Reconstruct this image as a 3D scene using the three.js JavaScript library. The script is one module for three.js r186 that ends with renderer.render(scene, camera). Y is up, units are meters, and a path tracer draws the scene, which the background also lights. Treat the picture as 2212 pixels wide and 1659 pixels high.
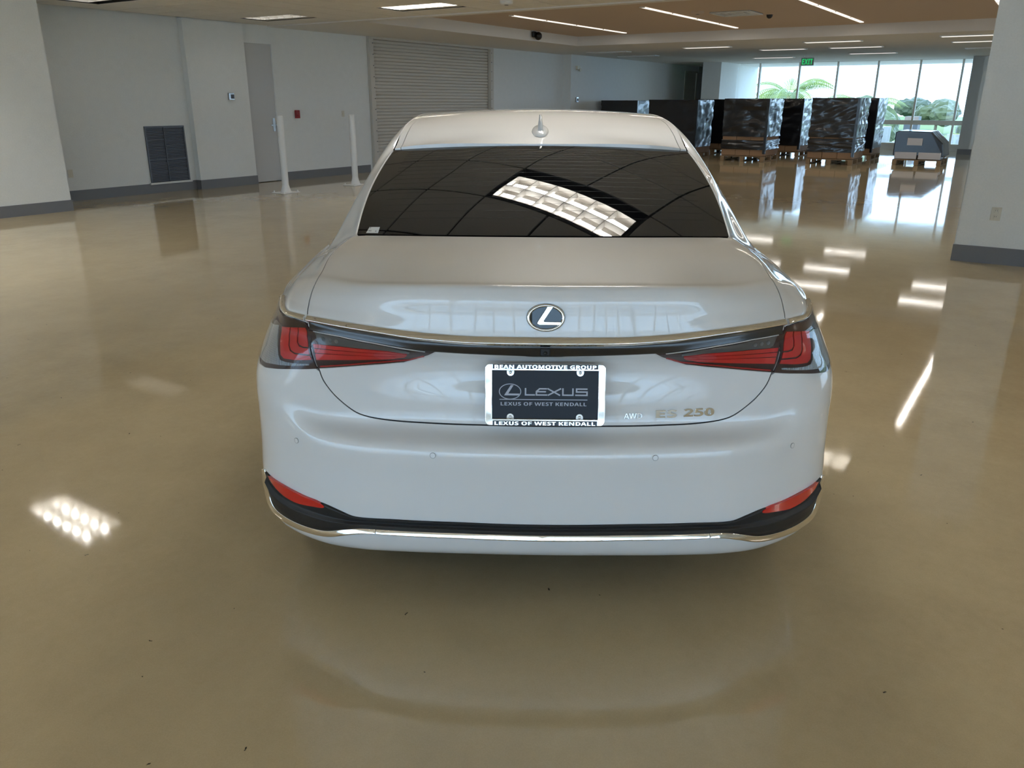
import * as THREE from 'three';
import { mergeGeometries } from 'three/addons/utils/BufferGeometryUtils.js';
import { RoundedBoxGeometry } from 'three/addons/geometries/RoundedBoxGeometry.js';
import { RectAreaLightUniformsLib } from 'three/addons/lights/RectAreaLightUniformsLib.js';
import { FontLoader } from 'three/addons/loaders/FontLoader.js';
import { TextGeometry } from 'three/addons/geometries/TextGeometry.js';
import { ImprovedNoise } from 'three/addons/math/ImprovedNoise.js';

RectAreaLightUniformsLib.init();
const scene = new THREE.Scene();
const renderer = new THREE.WebGLRenderer({ antialias: true });
renderer.toneMapping = THREE.LinearToneMapping;
renderer.toneMappingExposure = 1.48;
renderer.shadowMap.enabled = true;

// ---------------------------------------------------------------- camera (metres; the car's rear end is at z = 0, its axis runs along -z)
const EYE = new THREE.Vector3(-0.051, 1.48, 2.0), PITCH = 0.33809, YAW = 1.04 * Math.PI / 180;
const camera = new THREE.PerspectiveCamera(2 * Math.atan(829.5 / 1739) * 180 / Math.PI, 2212 / 1659, 0.05, 2000);
camera.position.copy(EYE);
camera.rotation.order = 'YXZ';
camera.rotation.set(-PITCH, YAW, 0.003);

// ---------------------------------------------------------------- light levels
const SKY_LEVEL = 3.9, TROFFER_LEVEL = 66, LINEAR_LEVEL = 10, STRIP_LEVEL = 5;
{ // hazy bright daytime sky
  const w = 64, h = 32, d = new Float32Array(w * h * 4);
  for (let j = 0; j < h; j++) for (let i = 0; i < w; i++) {
    const el = (j + .5) / h * 180 - 90, t = Math.max(0, Math.min(1, el / 60)), k = (j * w + i) * 4;
    const hz = Math.pow(1 - t, 2);
    d[k] = .36 + .12 * hz; d[k + 1] = .62 + .12 * hz; d[k + 2] = 1.02; d[k + 3] = 1;
  }
  const sky = new THREE.DataTexture(d, w, h, THREE.RGBAFormat, THREE.FloatType);
  sky.mapping = THREE.EquirectangularReflectionMapping; sky.magFilter = THREE.LinearFilter; sky.minFilter = THREE.LinearFilter; sky.needsUpdate = true;
  scene.background = sky; scene.backgroundIntensity = SKY_LEVEL;
}
const SUN = new THREE.DirectionalLight(0xfff4e2, 4);   // lights the grounds outside; the room's roof keeps it out
SUN.position.set(-30, 70, 40); SUN.target.position.set(20, 0, -30); SUN.castShadow = true; SUN.shadow.mapSize.set(2048, 2048);
Object.assign(SUN.shadow.camera, { left: -120, right: 120, top: 120, bottom: -120, near: 1, far: 300 });
scene.add(SUN, SUN.target);

// ---------------------------------------------------------------- helpers
let seed = 7;
const rnd = () => { seed = (seed * 1664525 + 1013904223) >>> 0; return seed / 4294967296; };
const noise3 = new ImprovedNoise();
const used = {};
function numbered(name) { const n = used[name] = (used[name] ?? -1) + 1; return n ? `${name}_${String(n).padStart(3, '0')}` : name; }
// the room is turned against the car: its own axes are a (along the long white wall, away from the lens) and b (towards that wall)
const HEADING = 32.44 * Math.PI / 180, TURN = Math.PI / 2 - HEADING;
const AX = [Math.sin(HEADING), -Math.cos(HEADING)], BX = [-Math.cos(HEADING), -Math.sin(HEADING)];
const at = (a, y, b) => new THREE.Vector3(EYE.x + AX[0] * a + BX[0] * b, y, EYE.z + AX[1] * a + BX[1] * b);
function shade(o) { o.traverse(m => { if (m.isMesh) { m.castShadow = true; m.receiveShadow = true; } }); return o; }
function thing(name, label, category, pos, turn = 0, group) {
  const o = new THREE.Group(); o.name = numbered(name); o.position.copy(pos); o.rotation.y = turn;
  o.userData = { label, category }; if (group) o.userData.group = group;
  scene.add(o); return o;
}
function part(name, geometry, material, parent, label) {
  const g = Array.isArray(geometry) ? merged(geometry) : geometry;
  const m = new THREE.Mesh(g, material); m.name = name; m.castShadow = m.receiveShadow = true;
  if (label) m.userData.label = label;
  if (parent) parent.add(m);
  return m;
}
function merged(list) { return mergeGeometries(list.map(g => { const q = g.index ? g.toNonIndexed() : g; for (const k of Object.keys(q.attributes)) if (!['position', 'normal', 'uv'].includes(k)) q.deleteAttribute(k); if (!q.attributes.uv) q.setAttribute('uv', new THREE.BufferAttribute(new Float32Array(q.attributes.position.count * 2), 2)); return q; })); }
function structure(name, geometry, material, label) { // a piece of the room, its vertices in room axes (a, y, -b)
  const m = part(name, geometry, material, null); m.position.set(EYE.x, 0, EYE.z); m.rotation.y = TURN;
  m.userData = { kind: 'structure', label, category: name.split('_')[0] }; scene.add(m); return m;
}
function box(a0, a1, y0, y1, b0, b1) { // axis-aligned in room axes, uv in metres
  const g = new THREE.BoxGeometry(a1 - a0, y1 - y0, b1 - b0); g.translate((a0 + a1) / 2, (y0 + y1) / 2, -(b0 + b1) / 2);
  return metreUV(g);
}
function metreUV(g) {
  const p = g.attributes.position, n = g.attributes.normal, uv = new Float32Array(p.count * 2);
  for (let i = 0; i < p.count; i++) {
    const x = p.getX(i), y = p.getY(i), z = p.getZ(i), ax = Math.abs(n.getX(i)), ay = Math.abs(n.getY(i)), az = Math.abs(n.getZ(i));
    if (ay >= ax && ay >= az) { uv[2 * i] = x; uv[2 * i + 1] = z; } else if (ax >= az) { uv[2 * i] = z; uv[2 * i + 1] = y; } else { uv[2 * i] = x; uv[2 * i + 1] = y; }
  }
  g.setAttribute('uv', new THREE.BufferAttribute(uv, 2)); return g;
}
const rbox = (w, h, d, r = .004, x = 0, y = 0, z = 0) => { const g = new RoundedBoxGeometry(w, h, d, 2, Math.min(r, w / 2.01, h / 2.01, d / 2.01)); g.translate(x, y, z); return g; };
const pbox = (w, h, d, x = 0, y = 0, z = 0) => { const g = new THREE.BoxGeometry(w, h, d); g.translate(x, y, z); return metreUV(g); };
const cyl = (r0, r1, h, x = 0, y = 0, z = 0, n = 24) => { const g = new THREE.CylinderGeometry(r0, r1, h, n); g.translate(x, y + h / 2, z); return g; };
// noise textures
function noiseTex(size, fn, srgb, rep = 1) {
  const d = new Uint8Array(size * size * 4);
  for (let j = 0; j < size; j++) for (let i = 0; i < size; i++) { const c = fn(i / size, j / size), k = (j * size + i) * 4; d[k] = c[0]; d[k + 1] = c[1]; d[k + 2] = c[2]; d[k + 3] = 255; }
  const t = new THREE.DataTexture(d, size, size); t.wrapS = t.wrapT = THREE.RepeatWrapping; t.magFilter = THREE.LinearFilter; t.minFilter = THREE.LinearMipmapLinearFilter; t.generateMipmaps = true;
  if (srgb) t.colorSpace = THREE.SRGBColorSpace; t.repeat.set(rep, rep); t.needsUpdate = true; return t;
}
const tile = (u, v, f, z = 0) => { // seamless noise on a torus of period 1
  const n = (x, y) => noise3.noise(x * f, y * f, z), su = u, sv = v;
  return (n(u, v) * (1 - su) * (1 - sv) + n(u - 1, v) * su * (1 - sv) + n(u, v - 1) * (1 - su) * sv + n(u - 1, v - 1) * su * sv);
};
const clamp255 = x => Math.max(0, Math.min(255, x));
const M = {};
const std = (o) => new THREE.MeshStandardMaterial(o);
const phy = (o) => new THREE.MeshPhysicalMaterial(o);
const lin = (r, g, b) => new THREE.Color().setRGB(r, g, b);
const fontBold = await new FontLoader().loadAsync('fonts/droid/droid_sans_bold.typeface.json');
const fontReg = await new FontLoader().loadAsync('fonts/droid/droid_sans_regular.typeface.json');
function text(s, size, depth, w, font = fontBold, bevel = 0) { // extruded lettering, stretched to width w, centred
  const g = new TextGeometry(s, { font, size, depth, curveSegments: 6, bevelEnabled: bevel > 0, bevelThickness: bevel, bevelSize: bevel * .7, bevelSegments: 2 });
  g.computeBoundingBox(); const bb = g.boundingBox, ww = bb.max.x - bb.min.x, hh = bb.max.y - bb.min.y;
  g.translate(-(bb.min.x + bb.max.x) / 2, -(bb.min.y + bb.max.y) / 2, 0);
  g.scale(w ? w / ww : 1, size / hh, 1); return g;
}
// ---------------------------------------------------------------- room materials
const wallMap = noiseTex(256, (u, v) => { const n = tile(u, v, 60, 1) * 5 + tile(u, v, 9, 4) * 3 + (rnd() - .5) * 4; return [clamp255(232 + n), clamp255(233 + n), clamp255(229 + n)]; }, true);
const orange = noiseTex(256, (u, v) => { const n = 128 + tile(u, v, 40, 2) * 90 + tile(u, v, 90, 7) * 50; return [n, n, n].map(clamp255); }, false);
M.wall = std({ color: 0xffffff, map: wallMap, bumpMap: orange, bumpScale: .0012, roughness: .62 });
M.wallShade = M.wall;
M.baseboard = std({ color: lin(.17, .17, .175), roughness: .45 });
M.ceiling = std({ color: lin(.78, .76, .72), roughness: .9, bumpMap: orange, bumpScale: .002 });
M.tile = [.80, .785, .81].map(k => std({ color: lin(k, k * .975, k * .93), roughness: .92, bumpMap: orange, bumpScale: .002 }));
M.plenum = std({ color: lin(.02, .02, .02), roughness: .9 });
M.coffer = std({ color: lin(.62, .50, .40), roughness: .85, bumpMap: orange, bumpScale: .002 });
const floorMap = noiseTex(1024, (u, v) => {
  const n = tile(u, v, 5, 3) * 9 + tile(u, v, 17, 5) * 6 + tile(u, v, 70, 9) * 4 + (rnd() - .5) * 7;
  return [clamp255(197 + n), clamp255(181 + n), clamp255(147 + n * .9)];
}, true);
const specks = []; for (let i = 0; i < 26; i++) specks.push([rnd(), rnd(), .0003 + rnd() * .0004, rnd() * 6.28, rnd() < .3 ? 4 : .8]);
{ const d = floorMap.image.data, S = 1024;   // grit and short scratches trodden into the coating
  for (const [u, v, r, t, L] of specks) for (let k = -L * 6; k <= L * 6; k++) { const i = Math.floor((u + Math.cos(t) * k * r / 6) * S + S) % S, j = Math.floor((v + Math.sin(t) * k * r / 6) * S + S) % S, q = (j * S + i) * 4; for (let c = 0; c < 3; c++) d[q + c] = d[q + c] * .55; } }
const floorRough = noiseTex(512, (u, v) => { const n = 128 + tile(u, v, 8, 11) * 60 + tile(u, v, 30, 12) * 50 + (rnd() - .5) * 20; return [n, n, n].map(clamp255); }, false);
const floorWave = noiseTex(512, (u, v) => { const n = 128 + tile(u, v, 6, 21) * 80 + tile(u, v, 22, 22) * 40 + tile(u, v, 60, 23) * 12; return [n, n, n].map(clamp255); }, false);
for (const [t, r] of [[floorMap, 1 / 2.3], [floorRough, 1 / 1.7], [floorWave, 1 / 3.1]]) t.repeat.set(r, r);
M.floor = phy({ color: 0xffffff, map: floorMap, roughness: .11, roughnessMap: floorRough, bumpMap: floorWave, bumpScale: .0001, ior: 1.6 });
M.alu = std({ color: lin(.8, .78, .72), metalness: 0, roughness: .35 });
M.steel = std({ color: lin(.55, .55, .56), metalness: 1, roughness: .25 });
M.white = std({ color: lin(.78, .78, .76), roughness: .4 });
M.offwhite = std({ color: lin(.70, .66, .55), roughness: .45 });
M.pane = phy({ color: 0xffffff, transmission: 1, thickness: 0, roughness: 0, ior: 1.45 });
M.black = std({ color: lin(.012, .012, .013), roughness: .4 });
M.lampGlow = std({ color: lin(.8, .8, .8), emissive: lin(1, .92, .8), emissiveIntensity: 9, roughness: .6 });
M.dimGlow = std({ color: lin(.8, .8, .8), emissive: lin(1, .93, .85), emissiveIntensity: .75, roughness: .6 });

// ---------------------------------------------------------------- shell: a from -9 to 33, b from -12 to 12.65
const CEIL = 2.76, HI = 2.97, WALLB = 12.65;
structure('floor', box(-13.3, 33.5, -.2, 0, -12.3, 12.9), M.floor, 'glossy tan coated concrete floor');
// long white wall on the left of the picture, with its column, pilaster and openings
const wallLeft = structure('wall_left', [box(-13.3, 10.26, 0, 3.2, WALLB, WALLB + .2), box(10.26, 11.0, 2.47, 3.2, WALLB, WALLB + .2), box(11.0, 13.62, 0, 3.2, WALLB, WALLB + .2), box(13.62, 18.06, 2.72, 3.2, WALLB, WALLB + .2), box(18.06, 21.75, 0, 3.2, WALLB, WALLB + .2),
  box(21.75, 30.35, 0, 3.2, 12.37, WALLB + .2), box(30.35, 31.5, 2.52, 3.2, 12.37, WALLB + .2), box(31.5, 33.5, 0, 3.2, 12.37, WALLB + .2)], M.wall, 'long plain white wall running back from the left edge');
structure('wall_column_left', box(4.2, 6.2, 0, CEIL, 11.55, WALLB), M.wall, 'square white column at the left edge of the picture');
structure('wall_pilaster', box(9.06, 10.28, 0, CEIL, 12.53, WALLB), M.wall, 'shallow white pilaster beside the plain door');
structure('wall_right', [box(-1.2, 14, 0, 3.2, -12.3, -12), box(27.2, 33.5, 0, 3.2, -12.3, -12), box(14, 27.2, 2.7, 3.2, -12.3, -12), box(-13.3, -1.2, 2.7, 3.2, -12.3, -12)], M.wall, 'white wall on the right, outside the picture');
structure('wall_far', [box(28.4, 28.7, 0, 3.2, -12, 2.75), box(28.4, 30.6, 0, 3.2, 2.45, 2.75), box(28.4, 30.4, 0, 3.2, 10.3, 10.95), box(33.2, 33.5, 0, 3.2, 10.95, 12.4), box(30.0, 33.5, 0, 3.2, 10.65, 10.95)], M.wall, 'far white wall on both sides of the big window');
// baseboards
for (const [i, [a0, a1, b]] of [[-13, 4.2, WALLB], [6.2, 9.06, WALLB], [11.0, 13.48, WALLB], [18.2, 21.75, WALLB]].entries()) structure(`baseboard_left${i ? '_' + (i + 1) : ''}`, box(a0, a1, 0, .155, b - .012, b + .01), M.baseboard, 'grey rubber baseboard along the long white wall');
structure('baseboard_column', [box(4.19, 6.212, 0, .15, 11.538, 11.56), box(6.19, 6.212, 0, .15, 11.54, 12.64)], M.baseboard, 'grey baseboard round the column at the left edge');
structure('baseboard_pilaster', [box(9.048, 10.292, 0, .155, 12.518, 12.54), box(9.048, 9.07, 0, .155, 12.52, 12.64)], M.baseboard, 'grey baseboard of the shallow pilaster');
structure('baseboard_far', [box(28.388, 28.41, 0, .155, -12, 2.75), box(28.388, 28.41, 0, .155, 10.3, 10.95)], M.baseboard, 'grey baseboard of the far wall');
// column by the right edge
{
  const c = structure('wall_column_right', box(9.05, 9.67, 0, CEIL, .13, .75), M.wall, 'square white column at the right edge of the picture');
  part('corner_guard', [box(9.046, 9.052, .16, 1.42, .61, .753), box(9.046, 9.19, .16, 1.42, .748, .754)], M.wall, c);
  part('corner_guard', [box(9.046, 9.052, .16, 1.42, .128, .16), box(9.046, 9.19, .16, 1.42, .126, .132)], M.wall, c);
  structure('baseboard_right', [box(9.036, 9.06, 0, .16, .118, .762), box(9.04, 9.68, 0, .16, .74, .762), box(9.04, 9.68, 0, .16, .118, .14)], M.baseboard, 'grey baseboard round the column at the right edge');
}
// column standing out of the wall behind the roof of the car
// ---------------------------------------------------------------- ceiling of mineral tiles over the car, plain slab beyond
const T0 = 3.595, U0 = 1.51, TS = .61;
const troffers = [];
for (const [a, b, on] of [[-8.4, 8.1, 1], [-8.4, 2.1, 1], [-8.4, -4.1, 1], [-2.2, 2.1, 1], [-2.2, -4.1, 1], [9.9, 8.1, 1], [9.9, 2.0, 1], [9.9, -4.1, 1], [3.9, 8.1, 1], [3.9, 2.1, 1], [3.9, -4.1, 1], [-2.2, 11.2, 1], [.8, 11.2, 1], [3.9, 11.2, 1], [.8, 8.1, 1], [-2.2, 8.1, 1], [-5.3, 5.1, 1], [-5.3, -1, 1], [-2.2, -7.1, 1], [.8, -7.1, 1], [3.9, -7.1, 1], [6.9, -7.1, 1], [9.9, -7.1, 1], [.8, -4.1, 1], [6.9, -4.1, 1], [6.9, 11.2, .04], [9.9, 11.2, .06]]) troffers.push([T0 + Math.round((a - .305 - T0) / TS) * TS + .305, U0 + Math.round((b - .61 - U0) / TS) * TS + .61, on]);
{
  const far = 18.6, ceil = structure('ceiling', [box(-13.3, 11.1, 2.95, 3.1, -12.3, 12.9), box(11.1, far, CEIL, 3.1, 10.42, 12.9), box(far, 33.5, CEIL, 3.1, -12.3, 12.9), box(10.95, 11.1, CEIL - .01, 3.1, -12.3, 10.42), box(11.1, far, HI, 3.15, -12.3, 10.42)], M.plenum, 'ceiling of pale mineral tiles with a raised bay');
  part('slab', [box(11.1, far - .01, CEIL - .012, CEIL - .002, 10.42, 12.65), box(far, 33.5, CEIL - .012, CEIL - .002, -12, 12.65)], M.ceiling, ceil);
  part('slab', box(10.2, 10.95, CEIL + .012, CEIL + .03, -12, 12.65), M.tile[0], ceil); part('slab', box(10.95, 11.1, CEIL - .012, CEIL + .03, 10.42, 12.65), M.ceiling, ceil);
  part('slab', box(-13, -9.2, CEIL, CEIL + .03, -12, 12.65), M.ceiling, ceil);
  part('soffit', box(far - .012, far - .001, CEIL - .012, HI, -12, 10.42), M.ceiling, ceil);
  part('soffit', box(11.1, far, CEIL - .012, HI, 10.408, 10.419), M.ceiling, ceil);
  part('soffit', box(10.94, 11.112, CEIL - .014, HI, -12, 10.42), M.ceiling, ceil);
  part('raised_bay', box(11.1, far, HI - .012, HI - .002, -12, 10.42), M.coffer, ceil);
  const lit = new Set(), rest = [];
  for (const [a, b] of troffers) for (const k of [-.305, .305]) lit.add(`${Math.round((a - .305 - T0) / TS)},${Math.round((b + k - .305 - U0) / TS)}`);
  const tg = new RoundedBoxGeometry(TS - .02, .02, TS - .02, 1, .005); metreUV(tg);
  for (let i = -21; i <= 12; i++) for (let j = -22; j <= 18; j++) {
    if (lit.has(`${i},${j}`)) continue;
    let a0 = T0 + i * TS, a1 = a0 + TS, b0 = U0 + j * TS, b1 = b0 + TS;
    if (a0 < -9 || a1 > 11.2 || b0 < -12 || b1 > 12.7) continue;
    if (i >= -8 && i < 9 && j >= -7 && j < 10) { const m = part('ceiling_tile', tg, M.tile[(i * 7 + j * 13 + 700) % 3], ceil); m.position.set((a0 + a1) / 2, CEIL + .01, -(b0 + b1) / 2); }
    else { const g = tg.clone(); g.translate((a0 + a1) / 2, CEIL + .01, -(b0 + b1) / 2); rest.push(g); }
  }
  part('ceiling_tile_field', rest, M.tile[0], ceil).userData.kind = 'stuff';
}
// ---------------------------------------------------------------- louvred troffers
M.louvre = std({ color: lin(.80, .78, .74), metalness: .0, roughness: .35 });
M.shaft = std({ color: lin(.02, .02, .02), roughness: .5 });
const trofferParts = {
  housing: merged([pbox(.6, .012, 1.21, 0, .165, 0), pbox(.012, .165, 1.21, -.298, .085, 0), pbox(.012, .165, 1.21, .298, .085, 0), pbox(.6, .165, .012, 0, .085, -.603), pbox(.6, .165, .012, 0, .085, .603)]),
  reflector: merged([pbox(.40, .004, 1.14, -.06, .13, 0), pbox(.004, .12, 1.14, -.262, .07, 0), pbox(.004, .12, 1.14, .142, .07, 0), pbox(.40, .12, .004, -.06, .07, -.57), pbox(.40, .12, .004, -.06, .07, .57)]),
  tubes: [-.16, .04].map(x => { const g = new THREE.CylinderGeometry(.013, .013, 1.1, 10); g.rotateX(Math.PI / 2); g.translate(x, .108, 0); return g; }),
  long: pbox(.006, .065, 1.14, -.06, .044, 0),
  cross: pbox(.40, .065, .005, -.06, .044, 0),
};
{ // parabolic blades: wide at the top, a knife edge below
  const p = trofferParts.cross.attributes.position; for (let i = 0; i < p.count; i++) if (p.getY(i) > .05) p.setZ(i, p.getZ(i) * 9); trofferParts.cross.computeVertexNormals();
  const q = trofferParts.long.attributes.position; for (let i = 0; i < q.count; i++) if (q.getY(i) > .05) q.setX(i, -.06 + (q.getX(i) + .06) * 9); trofferParts.long.computeVertexNormals();
}
const ordinal = ['first', 'second', 'third', 'fourth', 'fifth', 'sixth', 'seventh'];
const where = (a, b) => `${ordinal[Math.round((9.9 - a) / 3.05)]} line from the raised bay, ${ordinal[Math.round((8.1 - b) / 3.05)]} line from the white wall`;
for (const [a, b, on] of troffers) {
  const t = thing('ceiling_light', on === 1 ? `louvred ceiling light, ${where(a, b)}` : a > 8 ? 'dim louvred ceiling light above the plain door' : 'dim louvred ceiling light above the left column', 'light', at(a, CEIL, b), TURN, 'louvred ceiling lights');
  part('housing', trofferParts.housing, M.shaft, t); part('reflector', trofferParts.reflector, M.louvre, t);
  for (const g of trofferParts.tubes) part('tube', g, on === 1 ? M.lampGlow : M.dimGlow, t);
  part('louvre_blade', trofferParts.long, M.louvre, t);
  for (let k = -2; k <= 2; k++) part('louvre_blade', trofferParts.cross, M.louvre, t).position.z = k * .19;
  for (const x of [-.16, .04]) { const L = new THREE.RectAreaLight(lin(1, .98, .94), TROFFER_LEVEL * on, .05, 1.1); L.position.set(x, .09, 0); L.rotation.x = -Math.PI / 2; t.add(L); L.castShadow = true; }
}
// ---------------------------------------------------------------- lights of the raised bay and of the far ceiling
for (const [row, b] of [[0, 8.9], [1, 6.3], [2, 3.8], [3, 1.3], [4, -1.2]]) {
  const t = thing('linear_light', `thin linear light in the raised bay, ${['nearest the long white wall', 'second from the long white wall', 'third from the long white wall', 'over the right column', 'right of the column'][row]}`, 'light', at(13.4 + (row === 3 ? 1.2 : 2.3), HI - .012, b), TURN, 'linear lights in the raised bay');
  const n = 4, x0 = row === 3 ? -2.5 : -2.3;
  for (let k = 0; k < n; k++) {
    part('diffuser', pbox(1.14, .012, .07, x0 + .6 + k * 1.18, -.008, 0), M.dimGlow, t); part('end_cap', pbox(.03, .016, .09, x0 + k * 1.18, -.008, 0), M.white, t);
    const L = new THREE.RectAreaLight(lin(1, .92, .82), LINEAR_LEVEL, 1.14, .07); L.position.set(x0 + .6 + k * 1.18, -.02, 0); L.rotation.x = -Math.PI / 2; t.add(L);
  }
}
for (const [a, b, w, lab, lit] of [[20.5, 7.85, 1.16, 'bright strip light above the left wrapped pallets', 1], [22.3, 6.5, 1.12, 'bright strip light above the middle wrapped pallet', 1], [20.0, 4.76, 1.2, 'bright strip light nearest the raised bay', 1], [22.3, 4.74, 1.2, 'bright strip light in front of the exit sign', 1], [25.2, 4.9, 1.2, 'dim strip light close to the big window', 1],
  [26.2, 7.9, 1.2, 'dim strip light beside the exit sign', 1], [19.6, 1.9, 1.3, 'bright strip light beside the right column', 1], [21.5, 1.9, 1.3, 'second strip light beside the right column', 1], [24.2, 1.9, 1.3, 'third strip light beside the right column', 0], [21.2, 10.9, 1.2, 'dark louvred strip light by the jutting wall column', 0], [23.4, 11.05, 1.2, 'dark louvred strip light over the far white wall', 0]]) {
  const t = thing('strip_light', lab, 'light', at(a, CEIL - .012, b), TURN, 'strip lights of the far ceiling');
  part('frame', [pbox(.32, .02, .02, 0, -.01, -w / 2), pbox(.32, .02, .02, 0, -.01, w / 2), pbox(.02, .02, w, -.15, -.01, 0), pbox(.02, .02, w, .15, -.01, 0)], M.white, t);
  part('diffuser', pbox(.29, .012, w - .02, 0, -.008, 0), lit ? M.dimGlow : M.louvre, t);
  if (lit) { const L = new THREE.RectAreaLight(lin(1, .95, .88), STRIP_LEVEL, .28, w - .05); L.position.set(0, -.03, 0); L.rotation.x = -Math.PI / 2; t.add(L); }
}
// ---------------------------------------------------------------- windows
function windowWall(n, a, b0, b1, posts, top, rail, sill, label, sgn) {
  const w = structure(`window_${n}`, [box(a - .03, a + .03, 0, sill, b0, b1)], M.white, label);
  part('window_head', box(a - .05, a + .05, top, CEIL, b0, b1), M.alu, w);
  part('window_rail', box(a - .04, a + .04, rail[0], rail[1], b0, b1), M.alu, w);
  part('window_sill', box(a - .07, a + .04, sill - .03, sill + .02, b0, b1), M.alu, w);
  for (const p of posts) part('mullion', box(a - .06, a + .06, sill, top, p - .03, p + .03), M.alu, w);
  const edges = [b0, ...posts.slice().sort((x, y) => x - y), b1];
  for (let i = 0; i + 1 < edges.length; i++) { const u = edges[i] + .03, v = edges[i + 1] - .03; if (v - u < .03) continue; part('pane', box(a - .004, a + .004, rail[1], top, u, v), M.pane, w); part('pane', box(a - .004, a + .004, sill, rail[0], u, v), M.pane, w); }
}
windowWall(1, 30.05, 2.75, 10.3, [9.47, 8.11, 6.86, 5.60, 4.35, 3.15], 2.74, [.79, .93], .2, 'tall window wall at the far right, looking out on palms', 1);
{ const posts = []; for (let b = -10.8; b < 11; b += 1.22) posts.push(b); windowWall(2, -13.0, -12, 11.5, posts, 2.70, [.8, .92], .1, 'window wall behind the camera, mirrored in the white paint', -1); }
for (const [n, a0, a1, lab] of [[3, -13.3, -1.2, 'window wall at the right behind the camera'], [4, 14, 27.2, 'window wall far right, hidden by the right column']]) {
  const w = structure(`window_${n}`, [box(a0, a1, 0, .1, -12.03, -11.97)], M.white, lab);
  part('window_head', box(a0, a1, 2.70, CEIL, -12.05, -11.95), M.alu, w); part('window_rail', box(a0, a1, .8, .92, -12.04, -11.96), M.alu, w);
  for (let a = a0 + .3; a < a1 - .1; a += 1.22) { part('mullion', box(a - .03, a + .03, .1, 2.7, -12.06, -11.94), M.alu, w); const e = Math.min(a1, a + 1.19); part('pane', box(a + .03, e, .92, 2.7, -12.004, -11.996), M.pane, w); part('pane', box(a + .03, e, .1, .8, -12.004, -11.996), M.pane, w); }
}
structure('wall_rear', [box(-13.3, -12.9, 0, 3.2, 11.5, 12.65), box(-13.3, -12.9, 2.70, 3.2, -12, 11.5)], M.wall, 'rear wall round the windows behind the camera');
// ---------------------------------------------------------------- doors, shutter and small fittings of the long wall
M.door = std({ color: lin(.58, .575, .56), roughness: .45 });
M.grey = std({ color: lin(.10, .105, .12), roughness: .4 });
M.red = std({ color: lin(.30, .01, .012), roughness: .35 });
M.slat = std({ color: lin(.62, .58, .51), roughness: .5 });
const onWall = (a, y, b = WALLB) => at(a, y, b);   // things on the long wall face -b, which is local +z
{
  const d = structure('door_1', box(10.262, 10.985, .012, 2.455, WALLB + .02, WALLB + .065), M.door, 'plain grey-white door beside the shallow pilaster');
  part('door_frame', [box(10.985, 11.02, 0, 2.50, WALLB - .012, WALLB + .12), box(10.24, 11.02, 2.455, 2.50, WALLB - .012, WALLB + .12)], M.wall, d);
  const plate = part('handle_plate', box(10.885, 10.94, .92, 1.16, WALLB + .008, WALLB + .02), M.steel, d); part('lever', [box(10.80, 10.925, 1.025, 1.045, WALLB - .045, WALLB - .03), box(10.905, 10.925, 1.025, 1.045, WALLB - .045, WALLB + .01)], M.steel, plate);
  structure('wall_behind_door', box(10.2, 11.1, 0, 2.6, WALLB + .2, WALLB + .3), M.wall, 'white back of the door recess');
  const d2 = structure('door_2', box(30.37, 31.48, .012, 2.5, 12.40, 12.45), M.offwhite, 'beige door far down the long wall');
  part('door_frame', [box(30.30, 30.37, 0, 2.56, 12.355, 12.5), box(31.48, 31.55, 0, 2.56, 12.355, 12.5), box(30.30, 31.55, 2.5, 2.56, 12.355, 12.5)], M.offwhite, d2);
}
{ // roller shutter
  const s = thing('roller_shutter', 'cream slatted roller shutter in the long white wall', 'shutter', at(15.84, 0, WALLB), TURN);
  const n = 39, pitch = 2.70 / n, g = new THREE.CylinderGeometry(.034, .034, 4.32, 8, 1, false, -Math.PI / 2, Math.PI); g.rotateZ(Math.PI / 2); g.rotateX(-Math.PI / 2);
  const slat = merged([(() => { const c = new THREE.CylinderGeometry(pitch * .48, pitch * .48, 4.34, 10, 1, true, -Math.PI / 2, Math.PI); c.rotateZ(Math.PI / 2); c.rotateX(0); c.scale(1, 1, .32); return c; })(), pbox(4.34, pitch * .9, .004, 0, 0, -.012)]);
  for (let k = 0; k < n; k++) part('slat', slat, M.slat, s).position.set(0, pitch * (k + .5), -.03);
  for (const x of [-2.22, 2.22]) { const gr = part('guide_rail', rbox(.13, 2.76, .09, .006, x, 1.38, .03), M.slat, s); for (let k = 0; k < 12; k++) { const b = new THREE.CylinderGeometry(.009, .009, .012, 8); b.rotateX(Math.PI / 2); b.translate(x + Math.sign(-x) * .035, .2 + k * .22, .08); part('bolt', b, M.grey, gr); } }
  part('bottom_bar', pbox(4.34, .08, .03, 0, .04, -.01), M.slat, s);
  part('hood', pbox(4.5, .06, .10, 0, 2.73, .03), M.slat, s);
  structure('wall_behind_shutter', box(13.5, 18.2, 0, 2.9, WALLB + .15, WALLB + .25), M.wall, 'white back of the shutter opening');
}
{ // return-air grille
  const v = thing('air_grille', 'dark grey return-air grille low on the white wall', 'vent', at(8.55, .155, WALLB), TURN);
  part('backing', pbox(.74, .90, .006, 0, .46, .004), M.grey, v);
  part('vent_frame', [pbox(.74, .022, .024, 0, .905, .012), pbox(.022, .90, .024, -.36, .46, .012), pbox(.022, .90, .024, .36, .46, .012), pbox(.012, .90, .02, -.02, .46, .012), pbox(.72, .012, .02, 0, .38, .012)], M.grey, v);
  const g = pbox(.70, .004, .02, 0, 0, .014); g.rotateX(.5); for (let k = 0; k < 34; k++) part('slat', g, M.grey, v).position.y = .035 + k * .0255;
  part('ledge', rbox(.80, .03, .05, .004, 0, .0, .02), M.wall, v);
}
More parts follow.
